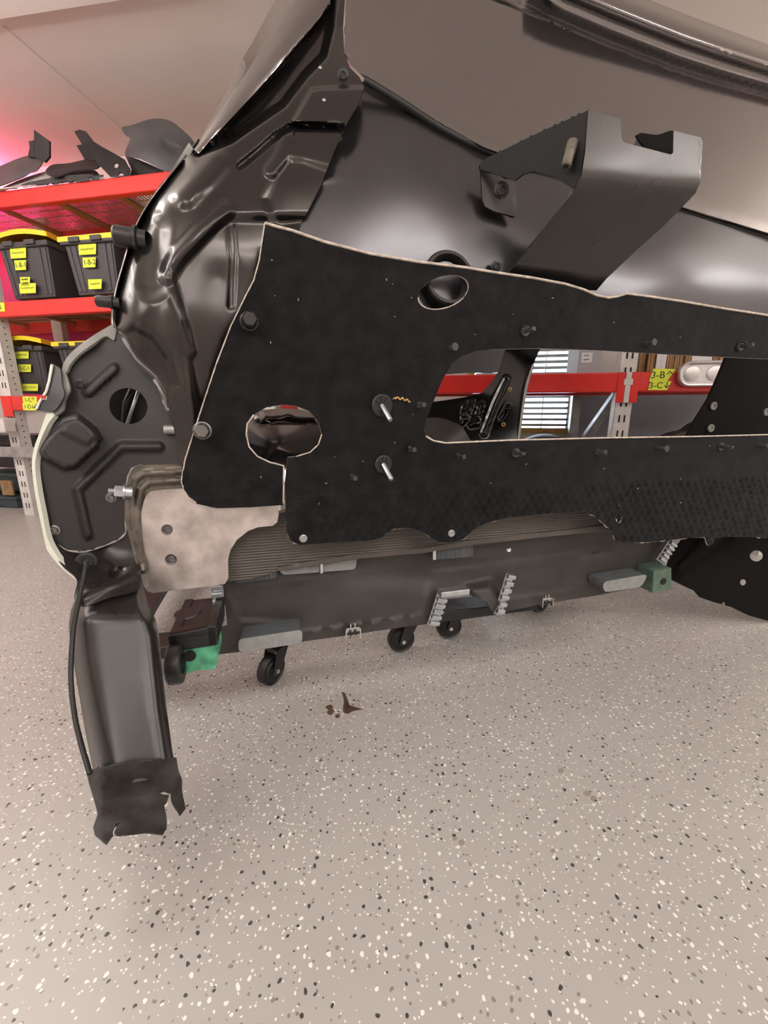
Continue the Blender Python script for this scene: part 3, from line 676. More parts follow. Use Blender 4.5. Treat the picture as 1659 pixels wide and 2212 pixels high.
# glossy outer skin that turns away to the side of the car
sk_o = spline([(430, 298), (384, 356), (330, 424), (292, 490), (264, 576), (248, 640), (243, 690), (247, 706)], 8)
qd = rbf(q_ctl); e0 = P(sk_o[:, 0], sk_o[:, 1], qd(sk_o)+.001); n = len(e0); vs = []
for k in range(6):
    a_ = k/5.; off = (-E1*(.030*math.sin(a_*1.6))+E2*(.004+.22*a_**1.4)); vs += [Vector(p)+off for p in e0]
sk = mk('outer_skin', vs, [(k*n+i, k*n+i+1, k*n+n+i+1, k*n+n+i) for k in range(5) for i in range(n-1)], 'gloss_paint', car)
s_ = sk.modifiers.new('t', 'SOLIDIFY'); s_.thickness = .002
# folded tab and white tape at the drip channel
sheet('folded_tab', [(408, 308), (414, 316), (424, 330), (404, 348), (398, 340), (378, 366), (366, 376), (384, 346)], .985, 'seam_sealer', quarter, step=5, thick=.004, lin=True)
# stub pins sticking out of the fender edge
for (u0, v0, u1, v1, r) in ((246, 508, 312, 519, .017), (208, 650, 256, 655, .010)):
    a_, b_ = Vector(P(u0, v0, .93)), Vector(P(u1, v1, .93)); ax = (b_-a_).normalized()
    sb = MB(); sb.lathe(a_, ax, [(0, 0), (r*.85, 0), (r, .003), (r, (b_-a_).length*.62), (r*1.25, (b_-a_).length*.66), (r*1.25, (b_-a_).length*.78), (r*.95, (b_-a_).length*.82), (r*.95, (b_-a_).length*1.1)], 16)
    sb.build('stub_pin', 'black_plastic', quarter, smooth=True)
# small screw, weld spots on the pad flange
def dome(name, u, v, d, r, m, parent, h=.6, hexs=False, nrm=None):
    c = Vector(P(u, v, d)); nn = nrm or (Vector((0, 0, H))-c).normalized()*.5+tocam*.5
    b_ = MB(); b_.lathe(c, nn, [(r*1.5, -.002), (r*1.5, .0008), (r*1.2, .0016), (r, .002), (r*.92, h*r+.001), (r*.6, h*r*1.25), (r*.5, h*r*.8), (.0001, h*r*.8)], 6 if hexs else 18)
    return b_.build(name, m, parent, smooth=not hexs)
qfull = lambda u, v: float((qd(np.array([[u, v]], float))+sum(f(np.array([[u, v]], float)) for f in q_f))[0])
dome('screw', 741, 163, qfull(741, 163)-.002, .008, 'black_plastic', quarter)
dome('weld_spot', 700, 217, qfull(700, 217), .0022, 'chrome', quarter)
dome('weld_spot', 692, 147, qfull(692, 147), .0022, 'chrome', quarter)

# ---------------- closing panel at the far left with pressed ribs and an access hole
c_out = [(226, 724), (246, 716), (285, 738), (330, 775), (368, 822), (386, 862), (392, 906), (382, 960), (390, 1002), (340, 1003), (300, 1004), (282, 1011), (273, 1030), (270, 1052), (268, 1128), (270, 1150), (256, 1164), (226, 1178),
         (182, 1191), (146, 1188), (117, 1171), (106, 1161), (95, 1110), (85, 1060), (78, 1010), (76, 976), (82, 946), (98, 908), (120, 888), (142, 878), (148, 836), (138, 802), (144, 780), (166, 756), (196, 738)]
c_dep = rbf([(226, 724, .925), (390, 1002, .893), (270, 1150, .885), (110, 1160, .875), (80, 980, .895), (150, 780, .915), (320, 850, .912), (370, 822, .918), (300, 750, .922), (392, 906, .905), (240, 950, .898)])
c_f = [ridge([(192, 846), (246, 797)], -.012, 5, 9), plateau([(86, 974), (100, 950), (138, 908), (168, 898), (202, 924), (216, 946), (210, 966), (162, 1010), (138, 1013), (98, 990)], -.024, 12),
       plateau([(148, 910), (170, 903), (196, 924), (206, 944), (188, 962), (134, 934)], -.006, 8),
       ridge([(344, 965), (262, 965), (168, 1058), (190, 1155)], -.009, 5, 9), ridge([(344, 965), (262, 965), (168, 1058), (190, 1155)], -.003, 1, 5)]
closing = sheet('closing_panel', c_out, c_dep, 'satin_plastic', car, holes=[ellipse(277, 877, 42, 38, 25)], step=5, thick=.003, feats=c_f, lin=True)
cfull = lambda u, v: float((c_dep(np.array([[u, v]], float)))[0])
for (u, v) in ((175, 830), (118, 1145), (240, 1075)): dome('screw', u, v, cfull(u, v)-.001, .0065, 'black_plastic' if v == 830 else 'steel_dark', closing, nrm=tocam)
c = Vector(P(363, 928, .890)); MB().cyl(c-E1*.006, c+E1*.012, .009, n=12).build('peg', 'galvanised', closing, smooth=True)
# wheelhouse cavity behind that hole, with a threaded rod
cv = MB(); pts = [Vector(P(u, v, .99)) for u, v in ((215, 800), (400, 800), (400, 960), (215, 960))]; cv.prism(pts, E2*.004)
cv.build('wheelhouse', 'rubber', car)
tube('threaded_rod', [P(300, 842, .94), P(274, 918, .94)], .0035, 'galvanised', car, 8)
tube('hose', [P(287, 838, .955), P(272, 870, .955), P(268, 918, .955)], .006, 'rubber', car, 8)
# pale painted lip and sealed seam around the closing panel
lip_o = [(246, 700), (222, 712), (196, 728), (164, 752), (142, 776), (134, 798)]; lip_i = [(140, 806), (146, 800), (152, 786), (172, 764), (200, 744), (228, 726), (246, 735), (250, 715)]
sheet('seam_sealer', lip_o+lip_i, rbf([(246, 700, .925), (196, 728, .915), (142, 776, .905), (140, 806, .90), (200, 744, .905), (246, 735, .92)]), 'seam_sealer', closing, step=5, thick=.006)
sheet('seam_sealer', [(132, 800), (140, 804), (148, 826), (150, 844), (140, 866), (136, 886), (118, 900), (112, 893), (118, 884), (128, 860), (132, 836)], rbf([(132, 800, .90), (150, 844, .89), (116, 894, .885), (128, 850, .888)]), 'seam_sealer', closing, step=5, thick=.006)
sheet('painted_lip', [(104, 888), (116, 897), (104, 915), (90, 945), (80, 976), (76, 1010), (82, 1060), (92, 1112), (102, 1160), (116, 1190), (134, 1214), (168, 1246), (174, 1262), (160, 1250), (130, 1224), (104, 1192), (98, 1176), (86, 1120), (75, 1062), (69, 1010), (72, 974), (84, 938)],
      rbf([(108, 890, .885), (80, 976, .885), (76, 1060, .872), (98, 1170, .86), (168, 1250, .83)]), 'pale_paint', closing, step=6, thick=.010)
tabp = sheet('side_tab', [(109, 787), (119, 790), (130, 798), (134, 832), (139, 848), (133, 866), (113, 889), (75, 883), (82, 868), (97, 844), (103, 822)], rbf([(109, 787, .905), (134, 832, .882), (113, 889, .878), (75, 883, .893), (100, 840, .89)]), 'grey_plastic', car, step=4, thick=.003)
sheet('reflector_mark', [(88, 854), (101, 855), (102, 864), (88, 863)], .886, 'card_white', tabp, step=4, thick=.001, lin=True)
sheet('reflector_mark', [(88, 854), (98, 854), (98, 861), (89, 861)], .884, 'red_shade', tabp, step=4, thick=.001, lin=True)
sheet('tab_edge', [(109, 787), (113, 788), (106, 824), (100, 846), (85, 869), (79, 883), (75, 883), (82, 868), (97, 844), (103, 822)], rbf([(109, 787, .902), (100, 840, .886), (77, 883, .888)]), 'pale_paint', tabp, step=4, thick=.002, lin=True)

# ---------------- lower corner and the tail that drops towards the floor
sheet('lower_corner', [(104, 1163), (120, 1172), (146, 1190), (182, 1193), (226, 1180), (258, 1166), (272, 1152), (276, 1120), (300, 1110), (312, 1150), (306, 1200), (304, 1245), (296, 1275), (240, 1290), (180, 1310), (160, 1292), (166, 1252), (136, 1222), (110, 1186)],
      rbf([(104, 1163, .875), (182, 1193, .885), (272, 1150, .90), (304, 1200, .895), (300, 1270, .83), (160, 1292, .79), (166, 1252, .815), (230, 1240, .845), (240, 1215, .88)]), 'tail_paint', car, step=6, thick=.003,
      feats=[plateau(ellipse(252, 1237, 16, 8, -30, 12), .008, 5), ridge([(180, 1290), (230, 1262), (290, 1238)], -.006, 5, 14)])
t_out = [(162, 1296), (182, 1280), (212, 1268), (252, 1262), (284, 1240), (302, 1232), (310, 1268), (318, 1300), (336, 1338), (344, 1376), (350, 1440), (360, 1530), (372, 1620), (382, 1672), (290, 1690), (206, 1690), (196, 1640), (184, 1580), (172, 1510), (160, 1440), (151, 1390), (149, 1346), (153, 1318)]
def t_dep(p):
    k = (p[:, 1]-1260)/570.; d = .790-.235*k
    lft = np.interp(p[:, 1], [1260, 1300, 1350, 1440, 1580, 1690], [175, 158, 149, 160, 184, 206]); rgt = np.interp(p[:, 1], [1230, 1300, 1376, 1530, 1672], [302, 318, 344, 360, 382])
    x = np.clip((p[:, 0]-lft)/(rgt-lft), 0, 1)
    d = d+.050*np.exp(-(x/.10)**1.3)+.018*sst((x-.80)/.2)-.008*np.exp(-((x-.90)/.055)**2)
    return d+.06*sst((1345-p[:, 1])/95.)*1.0
tail = sheet('tail_valance', t_out, t_dep, 'tail_paint', car, step=6, thick=.003, lin=True)
f_out = [(186, 1664), (250, 1652), (320, 1644), (381, 1636), (387, 1674), (394, 1711), (401, 1747), (388, 1764), (375, 1732), (369, 1714), (352, 1707), (338, 1710), (352, 1716), (366, 1717), (360, 1735), (355, 1740), (359, 1766), (360, 1790), (353, 1801), (317, 1799), (274, 1804), (256, 1802),
         (248, 1793), (254, 1781), (262, 1777), (250, 1779), (244, 1792), (244, 1806), (230, 1826), (205, 1805), (201, 1787), (211, 1758), (205, 1736), (192, 1692)]
def f_dep(p):
    k = (p[:, 1]-1260)/570.; d = .782-.235*k
    return d+.010*np.sin(p[:, 0]/31.+p[:, 1]/23.)+.006*np.sin(p[:, 1]/14.-p[:, 0]/50.)+.03*sst((225-p[:, 0])/40.)-.006
sheet('felt_flap', f_out, f_dep, 'brown_felt', tail, step=5, thick=.004, lin=True)
cord('cable', [(187, 1214), (180, 1250), (172, 1290), (160, 1350), (154, 1420), (154, 1480), (162, 1550), (176, 1610), (188, 1650), (194, 1672)], lambda p: .80-.20*np.clip((p[:, 1]-1214)/460., 0, 1)+.02*np.sin((p[:, 1]-1214)/150.), .0042, 'rubber', tail)
dome('grommet', 186, 1213, .862, .012, 'rubber', tail, h=.3)

# ---------------- ribbed flange frame, bare mounting plate, bolt
fl_o = [(396, 1000), (340, 1003), (300, 1006), (284, 1016), (276, 1036), (270, 1070), (266, 1100), (276, 1150), (290, 1200), (300, 1240), (312, 1268), (322, 1262), (318, 1200), (320, 1120), (330, 1080), (360, 1074), (420, 1070), (420, 1020)]
pth = [(396, 1018), (310, 1023), (292, 1036), (285, 1075), (288, 1130), (302, 1210)]; pth2 = [(396, 1038), (322, 1041), (304, 1058), (298, 1100), (300, 1150), (310, 1230)]
sheet('flange_frame', fl_o, rbf([(396, 1000, .897), (284, 1016, .892), (266, 1100, .888), (300, 1240, .875), (330, 1080, .90), (320, 1200, .895), (420, 1040, .90)]), 'primer_metal', car, step=4, thick=.004, feats=[ridge(pth, -.007, 3, 5), ridge(pth2, -.010, 3, 6)])
m_out = [(311, 1081), (316, 1070), (326, 1061), (345, 1058), (400, 1055), (500, 1060), (560, 1078), (600, 1090), (602, 1112), (599, 1128), (589, 1136), (557, 1139), (536, 1147), (512, 1166), (498, 1188), (492, 1211), (493, 1250), (486, 1261), (470, 1264), (330, 1281), (318, 1277), (312, 1268), (306, 1230), (300, 1150), (304, 1110)]
plate = sheet('mounting_plate', m_out, .892, 'bare_metal', car, holes=[ellipse(361, 1144, 13, 12), ellipse(369, 1209, 13, 12)], step=6, thick=.012, lin=True)
for (u, v) in ((361, 1144), (369, 1209)):
    c = Vector(P(u, v, .905)); b_ = MB(); b_.lathe(c, tocam, [(.010, -.002), (.010, .004), (.0085, .005), (.0055, .005), (.005, .001), (.0001, .001)], 12); b_.build('socket_bolt', 'steel_dark', plate, smooth=True)
c0 = Vector(P(234, 1060, .875)); c1 = Vector(P(292, 1064, .885)); ax = (c1-c0).normalized(); L = (c1-c0).length
bo = MB(); bo.lathe(c0, ax, [(.0001, 0), (.0055, 0), (.0055, L*.35)], 14); bo.build('threaded_end', 'galvanised', plate, smooth=True)
MB().lathe(c0, ax, [(.0001, L*.22), (.0105, L*.22), (.0115, L*.27), (.0115, L*.55), (.0001, L*.55)], 6).build('hex_nut', 'zinc', plate)
MB().lathe(c0, ax, [(.0001, L*.55), (.016, L*.55), (.016, L*.62), (.012, L*.64), (.012, L*.9)], 16).build('washer', 'zinc', plate, smooth=True, autosmooth=.5)

# ---------------- bulkhead felt mat
z_row = b_sz(620, 1070, DM)[1]; z_row2 = b_sz(480, 975, DM)[1]
def m_dim(p):
    w = P(p[:, 0], p[:, 1], DM); s = w[:, 0]*CA+w[:, 1]*SA; z = w[:, 2]
    ps, pz = .0232, .0180; r = np.floor(z/pz); fx = ((s/ps+.5*(r % 2)) % 1)-.5; fz = (z/pz % 1)-.5
    dm = sst((1-(np.abs(fx/.45)**3+np.abs(fz/.42)**3))*1.2)
    band = sst((z_row-z)/.010)*(p[:, 0] > 614)
    # the wing on the left carries a softer quilting
    wing = .75*sst((z_row2-z)/.06)*(p[:, 0] < 612)+.35*sst((560-p[:, 0])/60)*sst((p[:, 1]-640)/60)*(p[:, 0] < 612)*(z > z_row2)
    bl = .28*sst((640-p[:, 0])/120)*sst((700-p[:, 1])/100)+.2*sst((1-np.abs((p[:, 1]-640-(p[:, 0]-1000)*.1)/40)))*(p[:, 0] > 640)
    step = -.0035*sst((z_row-z)/.006)*(p[:, 0] > 614)
    k = np.clip(band+wing+bl, 0, 1)
    return -.0036*dm*k+step
def m_wav(p):
    return .0025*np.sin(p[:, 0]/73.+p[:, 1]/131.)+.0018*np.sin(p[:, 1]/47.-p[:, 0]/210.)+.0012*np.sin(p[:, 0]/29.)*np.sin(p[:, 1]/33.)
m_top = [(572, 482), (600, 490), (632, 498), (700, 522), (800, 548), (900, 565), (1000, 577), (1080, 590), (1150, 600), (1220, 613), (1260, 625), (1290, 638), (1315, 643), (1335, 640), (1355, 634), (1400, 640), (1480, 652), (1560, 666), (1659, 681), (1740, 694)]
m_bot = [(1740, 1160), (1659, 1161), (1600, 1160), (1560, 1160), (1546, 1162), (1538, 1178), (1530, 1180), (1522, 1160), (1480, 1163), (1400, 1171), (1342, 1173), (1328, 1166), (1323, 1148), (1300, 1128), (1282, 1113), (1258, 1107), (1180, 1110), (1100, 1118), (1048, 1130), (1022, 1145), (1002, 1164),
         (976, 1172), (946, 1170), (926, 1158), (905, 1145), (880, 1140), (852, 1142), (836, 1149), (826, 1161), (800, 1167), (650, 1177), (636, 1173), (624, 1162), (618, 1140), (616, 1090), (615.5, 1040), (621, 988)]
m_oval = [(640, 986), (670, 977), (688, 960), (695, 938), (688, 912), (668, 888), (640, 877), (610, 874), (575, 880), (548, 896), (534, 916), (532, 938), (538, 965), (556, 986), (584, 999), (612.5, 1006)]
m_left = [(612.5, 1040), (612, 1091), (540, 1096), (470, 1098), (432, 1090), (408, 1073), (396, 1055), (392, 1036), (400, 992), (420, 930), (440, 868), (468, 784), (498, 706), (530, 640), (548, 606), (560, 562), (566, 520)]
m_hole = [(1000, 768), (1026, 759), (1060, 755), (1160, 752), (1300, 757), (1450, 766), (1580, 772), (1700, 777), (1700, 938), (1659, 939), (1500, 943), (1300, 946), (1100, 951), (962, 957), (936, 952), (920, 942), (915, 930), (919, 912), (936, 868), (956, 820), (976, 786)]
m_rnd = ellipse(958, 631, 57, 34, -20)
mat_ = sheet('insulation_mat', m_top+m_bot+m_oval+m_left, DM, 'felt', car, holes=[m_hole, m_rnd, ellipse(1337, 1120, 7, 10, 10, 12)], step=5, thick=.005, feats=[m_dim, m_wav], rim='felt_edge', lin=True, hlin=True)
dmw = lambda p: DM+m_wav(p)-.0004
def edge(path, r=.0019): return cord('edge_fibre', path, dmw, r, 'felt_edge', mat_, step=8, lin=True)
edge(m_top, .0027); edge(m_left[6:]+[m_top[0]], .0013); edge(m_hole[8:16], .0020); edge(m_oval[9:]+[m_left[0], (612, 1088)], .0016); edge(m_oval[:4], .0013); edge(m_rnd[4:16], .0012)
# fasteners on the mat
pin = MB(); pin.cyl((0, 0, -.004), (0, 0, .020), .0050, n=10); pin.cyl((0, 0, .020), (0, 0, .023), .0085, .0075, n=12)
clip0 = MB(); clip0.box((-.0035, -.006, -.003), (.0035, .006, .002)); clip0.box((-.0028, -.0035, .002), (.0028, .0035, .022)); clip0.box((-.004, -.004, .022), (.004, .005, .0265))
yc = MB(); yc.cyl((0, 0, -.003), (0, 0, .001), .011, n=14); yc.prism([(-.004, -.003, 0), (.004, -.003, 0), (.004, -.003, .020), (-.004, -.003, .020)], (0, .006, 0))
yc.prism([(-.005, 0, .018), (.005, 0, .018), (.005, .004, .028), (-.005, .004, .028)], (0, -.007, 0)); yc.prism([(-.011, .006, 0), (-.005, .006, 0), (-.004, .003, .014), (-.007, .003, .014)], (0, .003, 0))
def on_mat(u, v, spin=0, lift=0, nz=.0): 
    return frame(P(u, v, DM-.003-lift), tocam+E1*.10+EZ*nz) @ Matrix.Rotation(math.radians(spin), 4, 'Z')
pin_o = clip_o = y_o = None
for (u, v, s) in ((972, 752, 0), (1395, 742, 20), (1423, 968, 20), (1640, 962, 40)):
    if pin_o is None: pin_o = pin.build('push_pin', 'grey_plastic', mat_, smooth=True, world=on_mat(u, v, s))
    else: twin(pin_o, mat_, on_mat(u, v, s))
for (u, v, s) in ((905, 875, 0), (885, 970, 15), (760, 1030, 0), (990, 985, 20), (1290, 975, -15)):
    if clip_o is None: clip_o = clip0.build('push_clip', 'grey_plastic', mat_, world=on_mat(u, v, s))
    else: twin(clip_o, mat_, on_mat(u, v, s))
for (u, v, s) in ((1135, 715, -15), (1600, 748, -35), (1115, 978, 10), (1558, 965, 15)):
    if y_o is None: y_o = yc.build('fork_clip', 'grey_plastic', mat_, world=on_mat(u, v, s))
    else: twin(y_o, mat_, on_mat(u, v, s))
for (u, v, k) in ((825, 876, 1.0), (828, 1003, .86)):
    w_ = on_mat(u, v, 0, 0, -.05); st = MB(); st.lathe((0, 0, 0), (0, 0, 1), [(.023*k, -.002), (.023*k, .002), (.020*k, .0035), (.006, .001), (.0055, .004), (.0001, .004)], 24)
    for a_ in range(8): st.box((-.0022, .006, .0012), (.0022, .021*k, .0042), lambda x, y, z, a_=a_: (x*math.cos(a_*.785)-y*math.sin(a_*.785), x*math.sin(a_*.785)+y*math.cos(a_*.785), z))
    ws = st.build('star_washer', 'black_plastic', mat_, world=w_)
    sd = MB(); sd.lathe((0, 0, 0), (0, 0, 1), [(.0055, 0), (.0055, .040), (.0046, .043), (.0001, .043)], 12)
    sd.build('stud', 'zinc', mat_, smooth=True, autosmooth=.5, world=frame(P(u, v, DM-.004), tocam*.62-EZ*.62+E1*.22))
for (u, v) in ((538, 694), (437, 930)):
    b_ = MB(); b_.lathe((0, 0, 0), (0, 0, 1), [(.0145, -.004), (.0145, .022), (.012, .026), (.0001, .026)], 6); b_.lathe((0, 0, 0), (0, 0, 1), [(.017, -.003), (.017, 0), (.014, .0015)], 18)
    b_.build('hex_nut', 'steel_dark' if v > 800 else 'black_plastic', mat_, world=on_mat(u, v, 10))
for (u, v) in ((655, 1163), (975, 1152)):
    b_ = MB(); b_.lathe((0, 0, 0), (0, 0, 1), [(.0085, -.002), (.0085, .002), (.0065, .003), (.005, .001), (.003, .0008), (.0001, .0008)], 18); b_.build('eyelet', 'galvanised', mat_, smooth=True, world=on_mat(u, v, 0, .004))
cw = [P(852+7*k*.7, 858+k*1.2+3*math.sin(k*3.1)*random.uniform(.5, 1.2), DM-.006) for k in np.linspace(0, 7, 26)]; tube('plant_wisp', cw, .0018, 'wood', mat_, 5)

lint = MB()
for k in range(46):
    u, v = random.uniform(560, 1650), random.uniform(560, 1150)
    if 905 < u and 745 < v < 962: continue
    if (u-613)**2/90**2+(v-938)**2/74**2 < 1 or (u-958)**2/66**2+(v-631)**2/44**2 < 1: continue
    if v < 505+(u-572)*.2 or (v > 1095 and (u < 640 or 810 < u < 1330)): continue
    c = Vector(P(u, v, DM-.0085)); a_ = random.uniform(0, 6.28); l_ = random.uniform(.0012, .005)
    e_ = E1*math.cos(a_)*l_+EZ*math.sin(a_)*l_; lint.cyl(c-e_*.5, c+e_*.5, .0009, .0006, n=5)
tag(lint.build('lint', 'felt_edge', mat_), kind='stuff')
# ---------------- rolled panel over the bulkhead, grommet tube
r_out = [(782, 176), (806, 182), (860, 216), (950, 275), (1040, 326), (1150, 366), (1300, 410), (1450, 450), (1659, 517), (1760, 548), (1760, 735), (1659, 722), (1400, 700), (1200, 690), (1000, 705), (850, 690), (700, 600), (650, 545), (610, 530), (630, 488), (664, 448), (694, 392), (718, 330), (746, 266), (772, 212)]
r_ctl = [(782, 176, 1.035), (860, 216, 1.02), (950, 275, 1.01), (1040, 326, 1.005), (1150, 366, 1.00), (1300, 410, .995), (1450, 450, .992), (1659, 517, .99), (1760, 548, .99),
         (760, 300, .985), (850, 320, .962), (950, 375, .948), (1080, 430, .940), (1250, 480, .938), (1450, 530, .937), (1700, 600, .937), (690, 430, .945), (780, 440, .935), (900, 480, .923), (1050, 520, .918), (1250, 560, .914), (1500, 620, .914), (1740, 680, .914),
         (650, 530, .932), (800, 560, .920), (1000, 590, .914), (1200, 630, .912), (1500, 690, .914), (610, 530, .932), (1000, 620, .918), (1659, 722, .918)]
rolled = sheet('rolled_panel', r_out, rbf(r_ctl), 'roll_paint', car, step=9, thick=.003, lin=True, holes=[ellipse(962, 612, 40, 34, -12)][:0],
               feats=[plateau(ellipse(745, 310, 16, 16), .004, 6), ridge([(690, 392), (716, 388), (730, 380)], -.003, 2, 5)])
gt = MB(); c = Vector(P(966, 606, .905)); ax = (tocam+EZ*.18).normalized()
gt.lathe(c, ax, [(.056, -.02), (.056, .012), (.053, .016), (.047, .016), (.044, .010), (.040, -.004), (.038, -.02), (.030, -.03), (.0001, -.03)], 32); gt.build('drain_grommet', 'rubber', rolled, smooth=True)
dome('screw', 1072, 575, .900, .008, 'black_plastic', rolled)
# ---------------- sloping glossy shelf panel and the window frame lip above it
g_out = [(748, -60), (744, 110), (758, 140), (786, 163), (860, 211), (950, 268), (1046, 318), (1150, 356), (1300, 400), (1450, 440), (1659, 503), (1760, 534), (1760, 250), (1659, 215), (1550, 186), (1450, 155), (1300, 98), (1180, 46), (1090, 0), (1000, -60)]
g_ctl = [(748, -60, 1.16), (744, 60, 1.085), (750, 120, 1.045), (800, 165, 1.018), (950, 262, 1.000), (1150, 352, .993), (1450, 438, .984), (1760, 530, .980), (1760, 250, 1.165), (1550, 186, 1.170), (1300, 98, 1.180), (1090, 0, 1.195), (1000, -60, 1.21), (900, 60, 1.115), (1100, 170, 1.095), (1300, 245, 1.085), (1550, 330, 1.075)]
shelf = sheet('shelf_panel', g_out, rbf(g_ctl), 'gloss_paint', car, step=12, thick=.003, lin=True,
              feats=[ridge([(750, -40), (748, 108), (762, 138), (800, 166), (950, 262), (1150, 352), (1450, 438), (1760, 530)], .004, 2, 9)])
l_out = [(1000, -60), (1090, 0), (1180, 46), (1300, 98), (1450, 155), (1550, 186), (1659, 215), (1760, 250), (1760, 132), (1659, 96), (1500, 38), (1405, 0), (1260, -60)]
l_lo = [(1000, -60), (1090, 0), (1180, 46), (1300, 98), (1450, 155), (1550, 186), (1659, 215), (1760, 250)]; l_up = [(1260, -60), (1405, 0), (1500, 38), (1659, 96), (1760, 132)]
def l_dep(p):
    a_, b_ = segdist(p, l_lo), segdist(p, l_up); t = a_/(a_+b_+1e-6)
    ks = np.linspace(0, 1, 60); kd = np.interp(ks, [0, .10, .30, .50, .55, .62, .75, .88, 1], [1.185, 1.20, 1.20, 1.185, 1.155, 1.147, 1.148, 1.170, 1.25])
    kd = np.convolve(np.pad(kd, 3, 'edge'), np.ones(7)/7, 'valid'); return np.interp(t, ks, kd)
sheet('window_lip', l_out, l_dep, 'gloss_paint', car, step=7, thick=.003, lin=True)
cord('seal_gap', [(786, 172), (860, 217), (950, 275), (1046, 325), (1150, 364), (1300, 408), (1450, 448), (1659, 513), (1760, 545)], 1.002, .008, 'rubber', car)

# ---------------- folded steel bracket
bd0, bd1 = np.array([1240., 388.]), np.array([1512., 412.]); bn = np.array([-(bd1-bd0)[1], (bd1-bd0)[0]]); bn /= np.linalg.norm(bn)
def br_dep(p):
    s = (p-bd0)@bn; k = .5*(s+np.sqrt(s*s+20.**2)); return .752+k*.00066
br_out = [(1271, 237), (1300, 245), (1340, 257), (1343, 300), (1348, 308), (1400, 321), (1449, 334), (1454, 330), (1455, 282), (1490, 291), (1514, 297), (1518, 304), (1512, 396), (1502, 418), (1440, 482), (1380, 536), (1310, 602), (1270, 650), (1060, 640), (1105, 582), (1180, 490), (1240, 412), (1256, 380), (1264, 330)]
brk = sheet('steel_bracket', br_out, br_dep, 'bracket_steel', car, step=6, thick=.004, lin=True)
web = sheet('bracket_web', [(1271, 238), (1160, 288), (1050, 342), (1040, 352), (1038, 366), (1112, 390), (1130, 376), (1152, 370), (1200, 384), (1240, 409), (1257, 376), (1264, 330)], lambda p: .753+np.clip(1271-p[:, 0], 0, 400)/233.*.165, 'web_shade', brk, step=8, thick=.004, lin=True)
sheet('bracket_foot', [(1037, 354), (1112, 389), (1119, 462), (1112, 468), (1066, 456), (1048, 446), (1042, 430)], rbf([(1037, 354, .925), (1112, 389, .912), (1119, 466, .905), (1050, 446, .908)]), 'bracket_steel', brk, step=7, thick=.004, lin=True)
dome('foot_screw', 1083, 411, .908, .0105, 'black_plastic', brk)
c = Vector(P(1236, 312, .775)); ax = (-EZ*.9-E1*.28+tocam*.10).normalized(); rv = MB()
rv.lathe(c, ax, [(.0001, -.004), (.0100, -.004), (.0100, .012), (.0092, .013), (.0090, .038), (.0075, .040), (.0045, .040), (.0045, .032), (.0001, .032)], 18); rv.build('rivet_nut', 'primer_metal', brk, smooth=True, autosmooth=.5)
c = Vector(P(1392, 312, .83)); MB().cyl(c-E1*.014, c+E1*.022, .013, n=16).build('rivet_nut', 'steel_dark', brk, smooth=True)
sheet('bracket_flange', [(1374, 292), (1384, 287), (1420, 291), (1456, 284), (1458, 334), (1400, 322)], .80, 'deep_black', brk, step=8, thick=.003)

# ---------------- parts behind the opening: side plate, inner pillar, crinkled inner panel, wheel arch
sp_ = sheet('side_plate', [(1474, 960), (1500, 910), (1530, 862), (1552, 812), (1566, 778), (1576, 745), (1760, 745), (1760, 960)], lambda p: 1.0+(p[:, 0]-1474)*.0002, 'deep_black', car, step=14, thick=.006, lin=True)
for (u, v) in ((1541, 877), (1535, 925), (1655, 890)):
    c = Vector(P(u, v, 1.008)); b_ = MB(); b_.lathe(c, tocam, [(.012, -.001), (.012, .003), (.010, .004), (.006, .003), (.006, .0005), (.0001, .0005)], 18); b_.build('grommet', 'seam_sealer', sp_, smooth=True)
dn = [(994+17*(k % 3)+9*random.random(), 872+13*(k//3)+6*random.random()) for k in range(12)]
inner = sheet('inner_quarter', [(850, 872), (945, 867), (1004, 858), (1040, 849), (1062, 826), (1080, 796), (1094, 744), (1172, 740), (1152, 788), (1139, 830), (1130, 880), (1118, 985), (850, 985)], rbf([(850, 870, 1.50), (1040, 848, 1.46), (1094, 744, 1.42), (1172, 740, 1.40), (1118, 985, 1.38), (850, 985, 1.44)]), 'dark_gloss', car, step=4, thick=.004, lin=True,
        feats=[ridge([(a_, b_), (a_+4, b_-5)], -.007, 2, 8) for a_, b_ in dn]+[ridge([(1094, 820), (1070, 870), (1045, 935)], -.012, 2, 8), ridge([(1098, 880), (1082, 905)], .01, 2, 4)])
sheet('wheel_arch', [(860, 930), (900, 908), (940, 902), (980, 912), (1004, 930), (1014, 985), (860, 985)], rbf([(860, 930, 1.32), (940, 902, 1.36), (1004, 930, 1.34), (940, 960, 1.26), (1014, 985, 1.32), (860, 985, 1.27)]), 'tray_paint', inner, step=6, thick=.003)
cord('pillar_edge', [(1152, 788), (1139, 830), (1130, 880), (1118, 965)], 1.39, .004, 'pale_paint', inner)
for (u, v) in ((1101, 841), (1087, 917)):
    c = Vector(P(u, v, 1.385)); b_ = MB(); b_.lathe(c, tocam, [(.008, 0), (.008, .004), (.004, .004), (.004, 0)], 12); b_.build('eyelet', 'brass', inner, smooth=True)
sheet('headliner_panel', [(880, 800), (950, 745), (1110, 745), (1090, 800), (1000, 806), (900, 812)], 1.9, 'part_grey', car, step=12, thick=.004)
sheet('tunnel_dome', [(480, 1030), (500, 930), (530, 895), (570, 885), (640, 884), (690, 900), (720, 950), (730, 1030)], rbf([(480, 1030, 1.05), (730, 1030, 1.05), (610, 884, 1.16), (600, 960, 1.06), (500, 930, 1.1), (720, 950, 1.1), (610, 905, 1.13)]), 'gloss_paint', car, step=7, thick=.003,
      feats=[ridge([(560, 904), (600, 900), (680, 902)], -.012, 3, 8), ridge([(570, 892), (600, 888), (630, 894)], -.01, 2, 6)])

